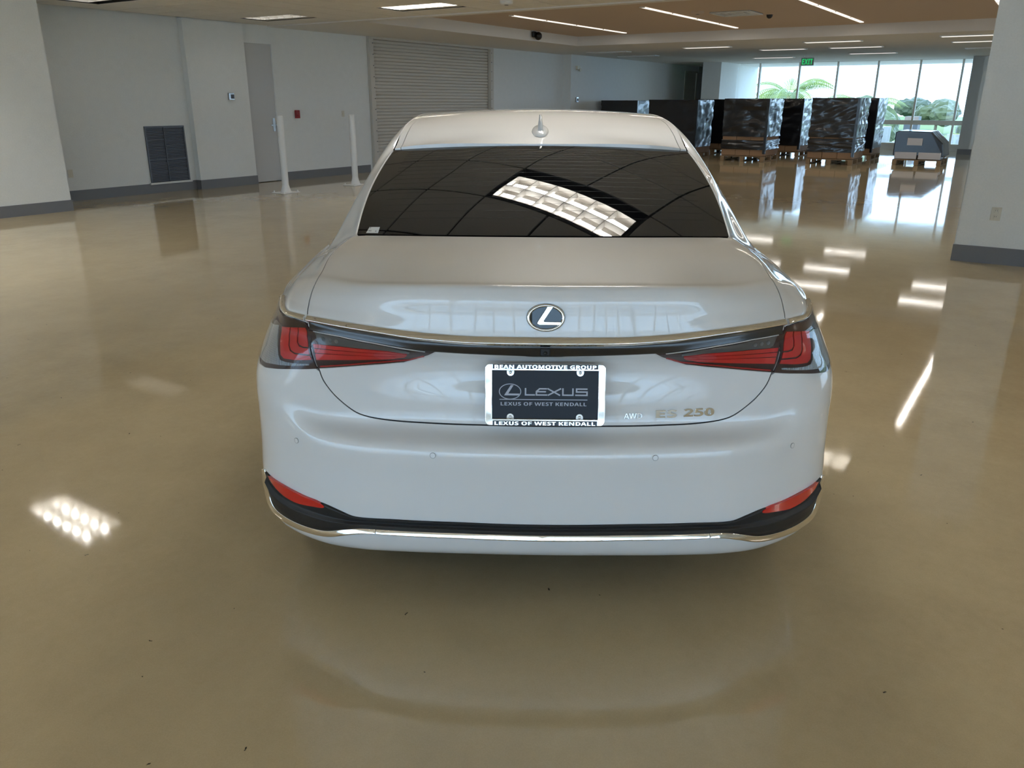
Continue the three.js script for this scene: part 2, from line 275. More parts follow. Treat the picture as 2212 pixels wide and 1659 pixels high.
function wallBox(name, label, category, a, y, b, w, h, d, m) { const t = thing(name, label, category, at(a, y, b), TURN); part('body', rbox(w, h, d, .006, 0, 0, d / 2), m, t); return t; }
{ const t = wallBox('thermostat', 'grey thermostat box on the shallow pilaster', 'thermostat', 9.87, 1.54, 12.53, .11, .12, .045, M.steel); part('dial_cover', rbox(.06, .07, .012, .003, .01, 0, .05), M.grey, t); }
{ const t = wallBox('fire_alarm_pull', 'red fire alarm box beside the plain door', 'alarm', 11.48, 1.225, WALLB, .095, .15, .05, M.red); part('handle', rbox(.06, .03, .02, .004, 0, -.02, .055), M.red, t); }
{ const t = wallBox('light_switch', 'beige light switch beside the roller shutter', 'switch', 12.74, 1.22, WALLB, .075, .12, .008, M.offwhite); part('toggle', rbox(.03, .06, .008, .002, 0, 0, .01), M.offwhite, t); }
function outlet(label, a, y, b) { const t = wallBox('power_outlet', label, 'outlet', a, y, b, .078, .12, .006, M.offwhite); return t; }
{ const t = outlet('beige power outlet low on the wall by the left column', 6.85, .41, WALLB); for (const y of [.028, -.028]) part('socket', rbox(.034, .034, .006, .004, 0, y, .006), M.offwhite, t); }
{ // outlet on the right column, which faces -a
  const t = thing('power_outlet', 'cream double power outlet on the right column', 'outlet', at(9.05, .475, .45), TURN - Math.PI / 2);
  part('body', rbox(.085, .125, .006, .003, 0, 0, .003), M.offwhite, t);
  for (const y of [.028, -.028]) { const s = part('socket', rbox(.034, .04, .007, .004, 0, y, .005), M.offwhite, t); for (const x of [-.007, .007]) part('slot', pbox(.003, .011, .003, x, y + .004, .0082), M.black, s); }
}
// column jutting out behind the roof of the car carries a speaker and a thermostat
{ const t = wallBox('emergency_light', 'small cream emergency light high on the jutting wall column', 'light', 22.1, 2.40, 12.37, .16, .10, .07, M.offwhite); const h = new THREE.CylinderGeometry(.05, .04, .05, 16); h.rotateX(Math.PI / 2); h.translate(.06, -.06, .07); part('lamp_head', h, M.offwhite, t); }
{ const t = wallBox('thermostat', 'grey thermostat box on the jutting wall column', 'thermostat', 22.1, 1.52, 12.37, .12, .14, .05, M.steel); part('dial_cover', rbox(.07, .08, .012, .003, 0, 0, .055), M.grey, t); }
// ---------------------------------------------------------------- bollards
function bollard(a, b, label) {
  const t = thing('bollard', label, 'bollard', at(a, 0, b), TURN, 'white bollards before the shutter');
  const post = new THREE.LatheGeometry([[0, 1.24], [.045, 1.24], [.053, 1.232], [.055, 1.22], [.055, .02]].map(([r, y]) => new THREE.Vector2(r, y)).reverse(), 32); part('post', post, M.white, t);
  part('base_plate', rbox(.36, .012, .30, .004, 0, .007, 0), M.white, t);
  const cone = new THREE.LatheGeometry([[.11, .012], [.085, .03], [.066, .09], [.055, .14]].map(([r, y]) => new THREE.Vector2(r, y)), 32); part('collar', cone, M.white, t);
  for (const [x, z] of [[-.15, -.12], [.15, -.12], [-.15, .12], [.15, .12]]) part('bolt', merged([cyl(.012, .012, .03, x, .012, z, 6), cyl(.02, .02, .006, x, .012, z, 12)]), M.white, t);
}
bollard(9.52, 10.9, 'white steel bollard in front of the plain door'); bollard(11.16, 10.87, 'white steel bollard nearest the roller shutter');
// ---------------------------------------------------------------- small ceiling things
{ const t = thing('security_camera', 'black dome security camera on the edge of the raised bay', 'camera', at(16.58, 2.87, 10.36), TURN); const d = new THREE.SphereGeometry(.085, 20, 14); d.translate(.03, -.02, .05); part('dome', d, M.black, t); part('bracket', rbox(.14, .12, .06, .02, -.06, .01, .0), M.black, t); }
function roundThing(name, label, category, a, b, y, r, h, m) { const t = thing(name, label, category, at(a, y - h, b), TURN); const g = new THREE.LatheGeometry([[0, 0], [r * .7, 0], [r, h * .4], [r, h]].map(([x, q]) => new THREE.Vector2(x, q)), 24); part('body', g, m, t); const k = new THREE.CylinderGeometry(r * .3, r * .3, .01, 12); part('sensor', k, M.grey, t); return t; }
roundThing('smoke_detector', 'white smoke detector on the near ceiling above the car', 'detector', 9.98, 6.71, CEIL, .09, .05, M.white);
roundThing('smoke_detector', 'round detector in the raised bay beside the air vent', 'detector', 14.55, 5.78, HI - .012, .11, .05, M.coffer);
{ const t = thing('dome_camera', 'small black dome camera in the raised bay', 'camera', at(15.7, HI - .012, 4.88), TURN); const d = new THREE.SphereGeometry(.055, 16, 10); d.translate(0, -.02, 0); part('dome', d, M.black, t); part('ring', (() => { const g = new THREE.TorusGeometry(.06, .01, 8, 24); g.rotateX(Math.PI / 2); return g; })(), M.coffer, t); }
{ const t = thing('ceiling_vent', 'square white air vent in the raised bay', 'vent', at(15.15, HI - .012, 5.3), TURN); for (const [w, y] of [[.36, -.02], [.27, -.012], [.18, -.018], [.1, -.012]]) { const ring = []; for (const s of [-1, 1]) { ring.push(pbox(2 * w, .012, .05, 0, y, s * (w - .02)), pbox(.05, .012, 2 * w, s * (w - .02), y, 0)); } part('vane', ring, M.white, t); } part('backing', pbox(.72, .004, .72, 0, -.003, 0), M.white, t); }
{ // exit signs
  M.exitPanel = std({ color: lin(.35, .42, .38), roughness: .4 }); M.exitGreen = std({ color: lin(.02, .25, .08), emissive: lin(.02, .55, .16), emissiveIntensity: .6, roughness: .4 });
  const t = thing('exit_sign', 'green EXIT sign hanging before the big window', 'sign', at(25.6, 2.47, 6.72), TURN - Math.PI / 2);
  part('panel', rbox(.36, .21, .02, .006, 0, .105, 0), M.exitPanel, t); const g = text('EXIT', .15, .006, .30); g.translate(0, .105, .011); part('lettering', g, M.exitGreen, t); part('hanger', [cyl(.006, .006, .07, -.1, .21, 0, 8), cyl(.006, .006, .07, .1, .21, 0, 8)], M.steel, t);
  const u = thing('exit_sign', 'exit sign seen edge-on beside the beige far door', 'sign', at(29.6, 2.45, 11.5), TURN + Math.PI); part('panel', rbox(.34, .21, .03, .006, 0, .105, 0), M.exitPanel, u); const h = text('EXIT', .15, .006, .28); h.translate(0, .105, .016); part('lettering', h, M.exitGreen, u); part('hanger', cyl(.008, .008, .1, 0, .21, 0, 8), M.steel, u);
}
// ---------------------------------------------------------------- wrapped pallets
M.wrap = phy({ color: lin(.004, .004, .006), roughness: .3, clearcoat: .5, clearcoatRoughness: .1 });
M.carton = [.30, .26, .34].map(k => std({ color: lin(k, k * .60, k * .33), roughness: .8 }));
M.cartonWhite = std({ color: lin(.62, .60, .60), roughness: .6 });
M.wood = std({ color: lin(.30, .20, .11), roughness: .8 });
function wrapGeometry(w, h, d, y0, seedN) { // stretch wrap: a box with dents, bands and slack edges
  const g = new THREE.BoxGeometry(w, h, d, 14, 22, 14), p = g.attributes.position;
  for (let i = 0; i < p.count; i++) {
    const x = p.getX(i), y = p.getY(i), z = p.getZ(i), row = Math.floor((y / h + .5) * 5.2);
    const k = .012 * noise3.noise(x * 5 + seedN, y * 9, z * 5) + .012 * noise3.noise(row * 7.3 + seedN, x > 0 ? 3.1 : 8.7, z > 0 ? 1.3 : 5.9) + .006 * noise3.noise(x * 14, y * 22 + seedN, z * 14);
    p.setX(i, x + Math.sign(x) * (Math.abs(x) > w * .45 ? k * 1.6 : 0)); p.setZ(i, z + Math.sign(z) * (Math.abs(z) > d * .45 ? k * 1.6 : 0)); if (y > h * .45) p.setY(i, y + k * .8);
  }
  g.translate(0, y0 + h / 2, 0); g.computeVertexNormals(); return g;
}
function pallet(parent, w, d) {
  const P = part('pallet', [pbox(w, .018, .09, 0, .012, -d / 2 + .05), pbox(w, .018, .09, 0, .012, 0), pbox(w, .018, .09, 0, .012, d / 2 - .05)], M.wood, parent);
  for (let k = 0; k < 7; k++) part('deck_board', pbox(.11, .018, d, -w / 2 + .06 + k * (w - .12) / 6, .125, 0), M.wood, P);
  for (const x of [-1, 0, 1]) for (const z of [-1, 0, 1]) part('block', pbox(.11, .095, .10, x * (w / 2 - .06), .068, z * (d / 2 - .05)), M.wood, P);
}
// local x runs along a, local z towards -b; the front (towards the camera) is -x
function load(a0, a1, b0, b1, top, label, bands, seedN) {
  const w = a1 - a0, d = b1 - b0, t = thing('wrapped_pallet', label, 'pallet', at((a0 + a1) / 2, 0, (b0 + b1) / 2), TURN, 'black-wrapped pallets by the window');
  pallet(t, w, d);
  part('carton_layer', rboxes(w - .02, .30, d - .02, .145, seedN), M.carton[seedN % 3], t, 'brown cartons showing under the wrap');
  let y = .30; for (const [h, gap] of bands) { part('stretch_wrap', wrapGeometry(w, h, d, y, seedN + y * 9), M.wrap, t); y += h; if (gap) { part('carton_layer', rboxes(w - .03, gap + .02, d - .03, y - .01, seedN + 1), M.carton[(seedN + 1) % 3], t, 'brown cartons showing between the wraps'); y += gap; } }
  const top2 = rbox(w - .01, .03, d - .01, .01, 0, y - .01, 0); part('top_sheet', top2, M.wrap, t);
  part('corner_post', [pbox(.012, y - .2, .05, -w / 2 - .012, (y + .2) / 2, d / 2 - .02), pbox(.05, y - .2, .012, -w / 2 + .02, (y + .2) / 2, d / 2 + .012)], M.wrap, t);
  return t;
}
function rboxes(w, h, d, y, s) { const out = []; const n = 3; for (let i = 0; i < n; i++) for (let j = 0; j < n; j++) out.push(rbox(w / n - .008, h, d / n - .008, .006, -w / 2 + (i + .5) * w / n, y + h / 2, -d / 2 + (j + .5) * d / n)); return merged(out); }
load(21.7, 22.9, 8.44, 9.85, 1.53, 'black-wrapped pallet just right of the car roof', [[1.22, 0]], 1);
load(21.6, 22.85, 6.5, 7.66, 1.55, 'black-wrapped pallet with brown cartons showing through two gaps', [[.24, .08], [.93, 0]], 2);
load(21.7, 22.95, 4.35, 5.46, 1.57, 'black-wrapped pallet with one brown stripe, right of the gap', [[.32, .03], [.92, 0]], 3);
load(24.3, 25.5, 8.3, 9.5, 1.54, 'dark wrapped pallet half hidden behind the left pallets', [[1.24, 0]], 4);
load(24.3, 25.5, 6.35, 7.5, 1.56, 'wrapped pallet in the second row behind the middle pallet', [[1.26, 0]], 5);
load(24.0, 25.3, 4.36, 5.5, 1.58, 'wrapped pallet in the second row by the window', [[1.28, 0]], 6);
load(23.4, 24.6, 11.0, 12.2, 1.50, 'wrapped pallet farthest left, just above the car roof', [[1.20, 0]], 7);
{ // low part-load on a pallet jack height
  const t = thing('low_pallet', 'low pallet of cartons half covered with black film', 'pallet', at(23.3, 0, 3.05), TURN);
  pallet(t, 1.25, 1.1);
  part('carton', rbox(.6, .16, .5, .006, -.3, .23, -.27), M.cartonWhite, t); part('carton', rbox(.6, .16, .5, .006, -.3, .23, .27), M.cartonWhite, t); part('carton', rbox(.55, .2, 1.0, .006, .32, .25, 0), M.carton[0], t);
  part('carton', rbox(.35, .16, .32, .006, -.02, .60, -.12), M.cartonWhite, t); part('carton', rbox(.30, .15, .4, .006, .35, .59, .2), M.carton[1], t);
  const s = new THREE.Shape([[-.55, .14], [.55, .14], [.55, .66], [.5, .69], [-.22, .68], [-.5, .42]].map(([x, y]) => new THREE.Vector2(x, y)));
  const g = new THREE.ExtrudeGeometry(s, { depth: 1.2, bevelEnabled: true, bevelThickness: .03, bevelSize: .02, bevelSegments: 2, steps: 8 }); g.translate(0, 0, -.6); g.rotateY(Math.PI / 2); const q = g.attributes.position; for (let i = 0; i < q.count; i++) { const x = q.getX(i), y = q.getY(i), z = q.getZ(i); const k = .02 * noise3.noise(x * 7, y * 9, z * 7); q.setXYZ(i, x + k, y + k * .6, z + k); } g.computeVertexNormals();
  g.translate(.06, .10, 0); part('stretch_film', g, M.wrap, t);
  part('carton', rbox(.02, .17, .34, .004, -.60, .56, -.10), M.cartonWhite, t);
}
// ---------------------------------------------------------------- grounds outside (the room is one storey up)
const GROUND = -4.6;
M.asphalt = std({ color: lin(.22, .22, .22), roughness: .9 }); M.grass = std({ color: lin(.10, .15, .04), roughness: .95 }); M.concrete = std({ color: lin(.55, .53, .47), roughness: .9 });
M.foliage = [[.055, .085, .035], [.045, .075, .045], [.06, .10, .035]].map(c => phy({ color: lin(...c), roughness: .9, transmission: .2, thickness: 0 }));
M.frond = phy({ color: lin(.15, .22, .03), roughness: .6, transmission: .25, thickness: 0, side: THREE.DoubleSide }); M.trunk = std({ color: lin(.25, .2, .14), roughness: .9 });
{ const g = box(-400, 33.6, GROUND - .2, GROUND, -400, 400), m = structure('ground', g, M.concrete, 'pale paved ground round the building'); m.userData.category = 'ground';
  const h = structure('ground_far', box(33.6, 420, GROUND - .2, GROUND, -300, 300), M.grass, 'grass and car park beyond the far window'); h.userData.category = 'ground'; part('car_park', box(75, 150, GROUND, GROUND + .02, -120, 120), M.asphalt, h); part('road', box(52, 60, GROUND, GROUND + .02, -200, 200), M.concrete, h); }
structure('wall_outside', [box(-13.6, 34, GROUND, -.2, -12.3, -12.0), box(-13.6, -13.3, GROUND, -.2, -12.3, 12.9), box(33.5, 33.8, GROUND, -.2, -12.3, 12.9), box(-13.6, 34, GROUND, -.2, 12.6, 12.9)], M.concrete, 'outer walls of the storey below');
{ const p = structure('terrace', [box(30.3, 37, -.3, -.05, -14, 14)], M.concrete, 'pale terrace outside the far window'); p.userData.category = 'terrace';
  part('parapet', box(36.7, 37, -.05, .30, -14, 4.0), M.concrete, p); part('parapet', box(36.7, 37, -.05, .16, 6.2, 14), M.concrete, p);
  M.greyBlock = std({ color: lin(.16, .16, .15), roughness: .8 });
  part('pier', [box(36.4, 37.1, -.05, .95, 5.05, 5.55)], M.greyBlock, p); part('pier', [box(36.5, 37.1, -.05, .55, 6.1, 6.9)], M.concrete, p);
  const sh = new THREE.Shape([[0, 0], [1.2, 0], [0, .75]].map(([x, y]) => new THREE.Vector2(x, y))), g = new THREE.ExtrudeGeometry(sh, { depth: .3, bevelEnabled: false }); g.rotateY(-Math.PI / 2); g.translate(36.9, -.05, -5.5); g.scale(1, 1, 1); part('ramp_wall', g, M.greyBlock, p); }
// palms close to the window
function palm(a, b, h, n, label, len, s0) {
  const t = thing('palm_tree', label, 'palm', at(a, GROUND, b), TURN, 'palms outside the far window'); seed = s0;
  const H = h - GROUND, tr = new THREE.CylinderGeometry(.10, .15, H, 12, 10); tr.translate(0, H / 2, 0); part('trunk', tr, M.trunk, t);
  for (let k = 0; k < n; k++) {
    const az = k / n * Math.PI * 2 + rnd() * .4, el = .25 + rnd() * .9, L = len * (.8 + rnd() * .4), pos = [], idx = [];
    const pt = u => { const r = L * u * Math.cos(el * (1 - u * .2)), y = L * (Math.sin(el) * u - .75 * u * u * (.6 + .4 * Math.cos(el))); return [Math.cos(az) * r, H + y, Math.sin(az) * r]; };
    const sx = -Math.sin(az), sz = Math.cos(az), N = 26;
    for (let i = 0; i < N; i++) for (const sd of [-1, 1]) { // leaflets
      const u = .12 + .88 * i / N, p = pt(u), q = pt(Math.min(1, u + .025)), w = L * .30 * Math.sin(Math.PI * Math.min(1, u * .9 + .12)) + .05, tip = pt(Math.min(1.12, u + .16)), b0 = pos.length / 3;
      pos.push(...p, ...q, tip[0] + sx * sd * w, tip[1] - w * .45, tip[2] + sz * sd * w); idx.push(b0, b0 + 1, b0 + 2);
    }
    const rib = new THREE.TubeGeometry(new THREE.CatmullRomCurve3([0, .25, .5, .75, 1].map(u => new THREE.Vector3(...pt(u)))), 12, .018, 5);
    const g = new THREE.BufferGeometry(); g.setAttribute('position', new THREE.Float32BufferAttribute(pos, 3)); g.setIndex(idx); g.computeVertexNormals();
    part('frond', merged([g, rib]), M.frond, t);
  }
}
palm(39.5, 11.0, 1.7, 11, 'large palm between the left panes of the far window', 2.9, 11); palm(43.5, 8.6, 1.0, 9, 'smaller palm behind the right wrapped pallet', 2.5, 23); palm(38.6, 4.9, -.5, 10, 'low palm beside the terrace pier', 2.2, 31);
// far trees
function blobTree(a, b, h, r, k, label) {
  const t = thing('far_tree', label, 'tree', at(a, GROUND, b), TURN, 'trees beyond the car park'); const cr = [];
  for (let i = 0; i < 7; i++) { const g = new THREE.IcosahedronGeometry(r * (.45 + rnd() * .3), 3), p = g.attributes.position; const ox = (rnd() - .5) * r * 1.3, oy = (rnd() - .3) * h * .35, oz = (rnd() - .5) * r * 1.3; for (let q = 0; q < p.count; q++) { const f = 1 + .22 * noise3.noise(p.getX(q) * 1.1 + i * 9, p.getY(q) * 1.1, p.getZ(q) * 1.1) + .1 * noise3.noise(p.getX(q) * 4, p.getY(q) * 4 + i, p.getZ(q) * 4); p.setXYZ(q, p.getX(q) * f + ox, p.getY(q) * f * .8 + h * .66 + oy, p.getZ(q) * f + oz); } g.computeVertexNormals(); cr.push(g); }
  part('crown', cr, M.foliage[k], t); const tr = new THREE.CylinderGeometry(.2, .3, h * .6, 8); tr.translate(0, h * .3, 0); part('trunk', tr, M.trunk, t);
}
seed = 99;
blobTree(92, 17, 4.4, 3.6, 2, 'round green tree at the edge of the car park'); blobTree(95, 27, 4.0, 3.2, 2, 'lighter round tree left of the big one by the car park'); blobTree(110, 8, 4.2, 3.4, 0, 'round tree on the right by the car park');
for (let k = 0; k < 22; k++) blobTree(185 + (k % 2) * 26, -22 + k * 7.4, 5.6 + rnd() * 1.4, 3.6 + rnd() * 1.2, k % 3, `tree in the far tree line, ${k < 11 ? 'right' : 'left'} half, ${ordinal[k % 7] || 'eighth'} ${k % 11 > 6 ? 'lower' : 'taller'} crown`);
// parked cars
M.carPaint = [[.75, .75, .75], [.5, .52, .55], [.06, .07, .08], [.4, .05, .04], [.85, .85, .83]].map(c => phy({ color: lin(...c), roughness: .3, clearcoat: 1 }));
const carShape = new THREE.Shape([[-2.2, .3], [2.2, .3], [2.25, .8], [1.3, .95], [.6, 1.42], [-1.0, 1.42], [-1.8, .98], [-2.25, .85]].map(([x, y]) => new THREE.Vector2(x, y)));
const carGeo = new THREE.ExtrudeGeometry(carShape, { depth: 1.6, bevelEnabled: true, bevelThickness: .1, bevelSize: .08, bevelSegments: 2 }); carGeo.translate(0, 0, -.8);
const glassGeo = pbox(1.7, .34, 1.72, -.15, 1.15, 0);
for (let k = 0; k < 16; k++) { const r = k < 8 ? 0 : 1, t = thing('parked_car', `distant parked car, ${r ? 'back' : 'front'} row, ${['first', 'second', 'third', 'fourth', 'fifth', 'sixth', 'seventh', 'eighth'][k % 8]} from the right`, 'car', at(100 + r * 25, GROUND, 2 + (k % 8) * 6.2 + r * 2 + rnd()), TURN + Math.PI / 2 * (r ? 0 : 1) + (rnd() - .5) * .1, 'cars parked outside'); part('body', carGeo, M.carPaint[(k * 3) % 5], t); part('windows', glassGeo, M.black, t); for (const [x, z] of [[-1.4, .8], [1.4, .8], [-1.4, -.8], [1.4, -.8]]) { const w = new THREE.CylinderGeometry(.33, .33, .2, 14); w.rotateX(Math.PI / 2); w.translate(x, .33, z); part('wheel', w, M.black, t); } }
// ---------------------------------------------------------------- car body surface
// A net of control points (metres, car frame: x right, y up, -z forward, rear end at z = 0).
// Columns run round the car from the rear centre to the front centre, rows from the sill up to the roof rail.
const BASE_PLAN = [[0, 0], [.22, -.008], [.40, -.027], [.54, -.057], [.655, -.1], [.735, -.145], [.80, -.193], [.848, -.25], [.886, -.345], [.906, -.46], [.918, -.65], [.93, -1.06],
  [.932, -1.6], [.93, -2.3], [.93, -3.0], [.925, -3.6], [.912, -4.1], [.88, -4.5], [.80, -4.75], [.66, -4.88], [.42, -4.95], [0, -4.975]];
const ROW_Y = [
  [.18, .18, .175, .17, .165, .165, .165, .165, .165, .165, .165, .165],
  [.228, .225, .217, .205, .194, .189, .186, .185, .186, .19, .19, .19],
  [.297, .296, .29, .275, .262, .256, .254, .254, .256, .26, .26, .26],
  [.354, .353, .348, .345, .345, .35, .355, .36, .365, .37, .37, .37],
  [.47, .47, .47, .47, .47, .472, .475, .477, .48, .48, .48, .48],
  [.588, .587, .584, .581, .582, .59, .595, .597, .598, .598, .598, .598],
  [.619, .619, .618, .616, .630, .655, .66, .66, .66, .66, .66, .66],
  [.70, .70, .70, .70, .70, .712, .715, .715, .715, .715, .715, .715],
  [.80, .80, .80, .80, .80, .80, .80, .80, .80, .80, .80, .80],
  [.853, .853, .856, .862, .866, .868, .868, .868, .866, .864, .862, .858]];
const ROW_Z = [
  [-.17], [-.06, -.06, -.06, -.06, -.06, -.06, -.06, -.05, -.03, 0, 0, 0], [-.02, -.02, -.02, -.02, -.02, -.02, -.02, -.015, -.01, 0, 0, 0], [-.008], [0],
  [.001, .001, .001, .001, .001, 0, 0, 0, 0, 0, 0, 0],
  [-.069, -.069, -.067, -.059, -.040, -.012, 0, 0, 0, 0, 0, 0],
  [-.084, -.084, -.080, -.066, -.038, -.012, -.003, 0, 0, 0, 0, 0],
  [-.098, -.097, -.084, -.058, -.033, -.015, -.006, -.003, 0, 0, 0, 0],
  [-.048, -.047, -.046, -.044, -.04, -.03, -.018, -.01, -.004, 0, 0, 0]];
const ROW_W = [.94, .975, 1, 1.012, 1.003, 1, 1, .992, .948, .914];
const UPPER = [   // rows 10 to 19 of the columns 0 to 11
  [[0, .893, -.047], [0, .945, -.0545], [0, .998, -.062], [0, 1.018, -.076], [0,1.0225,-.115], [0, 1.048, -.33], [.0, 1.066, -.62], [.0, 1.1904, -.95], [.0, 1.2702, -1.2], [.0, 1.3162, -1.366]],
  [[.22, .893, -.054], [.22, .945, -.0615], [.22, .998, -.069], [.22, 1.018, -.083], [.219,1.0225,-.122], [.205, 1.048, -.335], [.1896, 1.0647, -.6301], [.1923, 1.188, -.959], [.1881, 1.268, -1.2106], [.1833, 1.3141, -1.3772]],
  [[.4, .898, -.074], [.4, .942, -.083], [.4, .993, -.093], [.397, 1.013, -.108], [.396,1.0175,-.145], [.375, 1.046, -.36], [.3476, 1.0617, -.6539], [.3526, 1.1821, -.9802], [.3449, 1.2627, -1.2357], [.3361, 1.3089, -1.4035]],
  [[.54, .908, -.104], [.54, .941, -.126], [.536, .976, -.148], [.531, .999, -.176], [.530,1.006,-.225], [.525, 1.041, -.42], [.493, 1.057, -.6881], [.5, 1.1735, -1.0108], [.4891, 1.2549, -1.2718], [.4766, 1.3012, -1.4414]],
  [[.655, .917, -.148], [.658, .944, -.18], [.656, .971, -.215], [.653, .994, -.27], [.654,1.002,-.325], [.662, 1.026, -.5], [.632, 1.0508, -.732], [.641, 1.1622, -1.05], [.627, 1.2445, -1.318], [.611, 1.291, -1.49]],
  [[.695, .921, -.172], [.698, .945, -.21], [.697, .966, -.255], [.696, .984, -.315], [.697,.988,-.37], [.712, 1.001, -.6], [.695, 1.022, -.86], [.68, 1.15, -1.14], [.646, 1.245, -1.37], [.607, 1.31, -1.535]],
  [[.725, .924, -.203], [.731, .946, -.248], [.735, .96, -.3], [.743, .97, -.37], [.745,.973,-.43], [.759, .978, -.68], [.765, .988, -.95], [.712, 1.142, -1.24], [.648, 1.282, -1.48], [.6, 1.343, -1.6]],
  [[.755, .924, -.265], [.76, .939, -.315], [.763, .95, -.37], [.768, .957, -.45], [.77,.959,-.51], [.78, .964, -.76], [.783, .982, -1.06], [.722, 1.148, -1.34], [.64, 1.318, -1.6], [.595, 1.372, -1.7]],
  [[.787, .922, -.365], [.789, .933, -.415], [.789, .942, -.48], [.791, .949, -.56], [.792,.951,-.62], [.796, .958, -.86], [.791, .983, -1.18], [.727, 1.155, -1.45], [.632, 1.346, -1.75], [.589, 1.392, -1.83]],
  [[.812, .92, -.475], [.811, .929, -.53], [.809, .937, -.6], [.808, .945, -.7], [.808,.947,-.75], [.809, .956, -.97], [.797, .984, -1.3], [.729, 1.162, -1.58], [.627, 1.366, -1.88], [.584, 1.404, -1.96]],
  [[.835, .915, -.66], [.833, .924, -.71], [.829, .933, -.78], [.825, .942, -.88], [.824,.944,-.93], [.82, .954, -1.14], [.805, .984, -1.47], [.73, 1.168, -1.73], [.623, 1.382, -2.02], [.58, 1.412, -2.08]],
  [[.862, .91, -1.06], [.857, .921, -1.1], [.849, .931, -1.17], [.841, .941, -1.25], [.839,.944,-1.29], [.832, .954, -1.45], [.813, .98, -1.7], [.73, 1.172, -1.92], [.62, 1.392, -2.2], [.576, 1.418, -2.25]]];
const SIDE_X = [.82, .885, .905, .915, .922, .926, .926, .922, .907, .892, .872, .862, .851, .84, .829, .815];
const SIDE_Y = [.165, .19, .26, .37, .48, .598, .66, .715, .80, .858, .905, .918, .931, .943, .956, .974];
const BELT = [[.815, .974, -2.1], [.81, .968, -2.55], [.795, .958, -3.0], [.765, .95, -3.45], [.70, .95, -3.62], [.60, .965, -3.70], [.46, .98, -3.75], [.30, .988, -3.78], [.15, .99, -3.79], [0, .99, -3.79]];
const HIGH = [[[.73, 1.172, -2.25], [.62, 1.39, -2.47], [.573, 1.417, -2.5]], [[.725, 1.17, -2.65], [.615, 1.38, -2.75], [.57, 1.407, -2.75]], [[.715, 1.165, -3.0], [.605, 1.365, -2.92], [.562, 1.393, -2.93]], [[.675, 1.17, -3.23], [.585, 1.345, -3.02], [.545, 1.382, -3.0]],
  [[.60, 1.18, -3.3], [.52, 1.35, -3.05], [.48, 1.393, -3.0]], [[.50, 1.19, -3.34], [.42, 1.357, -3.06], [.38, 1.40, -2.995]], [[.38, 1.197, -3.37], [.32, 1.362, -3.07], [.28, 1.404, -2.99]], [[.25, 1.2, -3.39], [.21, 1.365, -3.075], [.18, 1.406, -2.985]], [[.12, 1.202, -3.4], [.10, 1.367, -3.08], [.09, 1.407, -2.98]], [[0, 1.202, -3.4], [0, 1.367, -3.08], [0, 1.407, -2.98]]];
const sstep = (a, b, x) => { const t = Math.min(1, Math.max(0, (x - a) / (b - a))); return t * t * (3 - 2 * t); };
const mixv = (a, b, t) => a + (b - a) * t;
const ROWS = 20, COLS = 22;
function controlPoint(c, r) {
  const [X, Z] = BASE_PLAN[c];
  if (c <= 11) {
    if (r >= 10) return UPPER[c][r - 10];
    const w = sstep(.5, .85, X), zo = ROW_Z[r].length === 1 ? ROW_Z[r][0] * (1 - sstep(-.3, -.5, Z)) : ROW_Z[r][c];
    return [X * mixv(1, ROW_W[r], w), ROW_Y[r][c], Z + zo];
  }
  const k = c - 12, front = sstep(-3.7, -4.6, Z);
  if (r >= 17) return HIGH[k][r - 17];
  const belt = BELT[k];
  if (r === 16) return belt;
  const sx = X * SIDE_X[r] / .932;
  const topY = mixv(SIDE_Y[10], .74, front);
  const y10 = topY, x10 = X * mixv(.936, .97, front), z10 = mixv(Z, Z + .10, front);
  if (r >= 10) {
    const t = [0, .2, .4, .6, .68, .8][r - 10], lift = front * .11 * Math.sin(Math.PI * Math.min(1, t * 1.0)) ;
    return [mixv(x10, belt[0], t), mixv(y10, belt[1], mixv(t, Math.pow(t, .8), front)) + lift * .35, mixv(z10, belt[2], t)];
  }
  const yy = mixv(SIDE_Y[r], .165 + (SIDE_Y[r] - .165) * (topY - .165) / (SIDE_Y[10] - .165), front);
  const tuck = front * .09 * (1 - sstep(.15, .42, yy));
  return [sx, yy, Z + tuck];
}
const NET = [];
for (let r = 0; r < ROWS; r++) { NET.push([]); for (let c = 0; c < COLS; c++) NET[r].push(controlPoint(c, r)); }
const COL_KNOT = [0];
for (let c = 1; c < COLS; c++) COL_KNOT.push(COL_KNOT[c - 1] + Math.hypot(BASE_PLAN[c][0] - BASE_PLAN[c - 1][0], BASE_PLAN[c][1] - BASE_PLAN[c - 1][1]));
function hermite(p0, p1, p2, p3, k0, k1, k2, k3, t) {   // between p1 and p2, uneven knots
  const h = k2 - k1, out = [0, 0, 0];
  const t2 = t * t, t3 = t2 * t, a = 2 * t3 - 3 * t2 + 1, b = t3 - 2 * t2 + t, c = -2 * t3 + 3 * t2, d = t3 - t2;
  for (let i = 0; i < 3; i++) {
    const s1 = (p2[i] - p1[i]) / h;
    let m1 = s1, m2 = s1;
    if (p0) { const s0 = (p1[i] - p0[i]) / (k1 - k0); m1 = (s0 * h + s1 * (k1 - k0)) / (k2 - k0); }
    if (p3) { const s2 = (p3[i] - p2[i]) / (k3 - k2); m2 = (s1 * (k3 - k2) + s2 * h) / (k3 - k1); }
    if (!p0) m1 = 2 * s1 - m2; else if (!p3) m2 = 2 * s1 - m1;
    out[i] = a * p1[i] + b * h * m1 + c * p2[i] + d * h * m2;
  }
  return out;
}
const flip = p => [-p[0], p[1], p[2]];
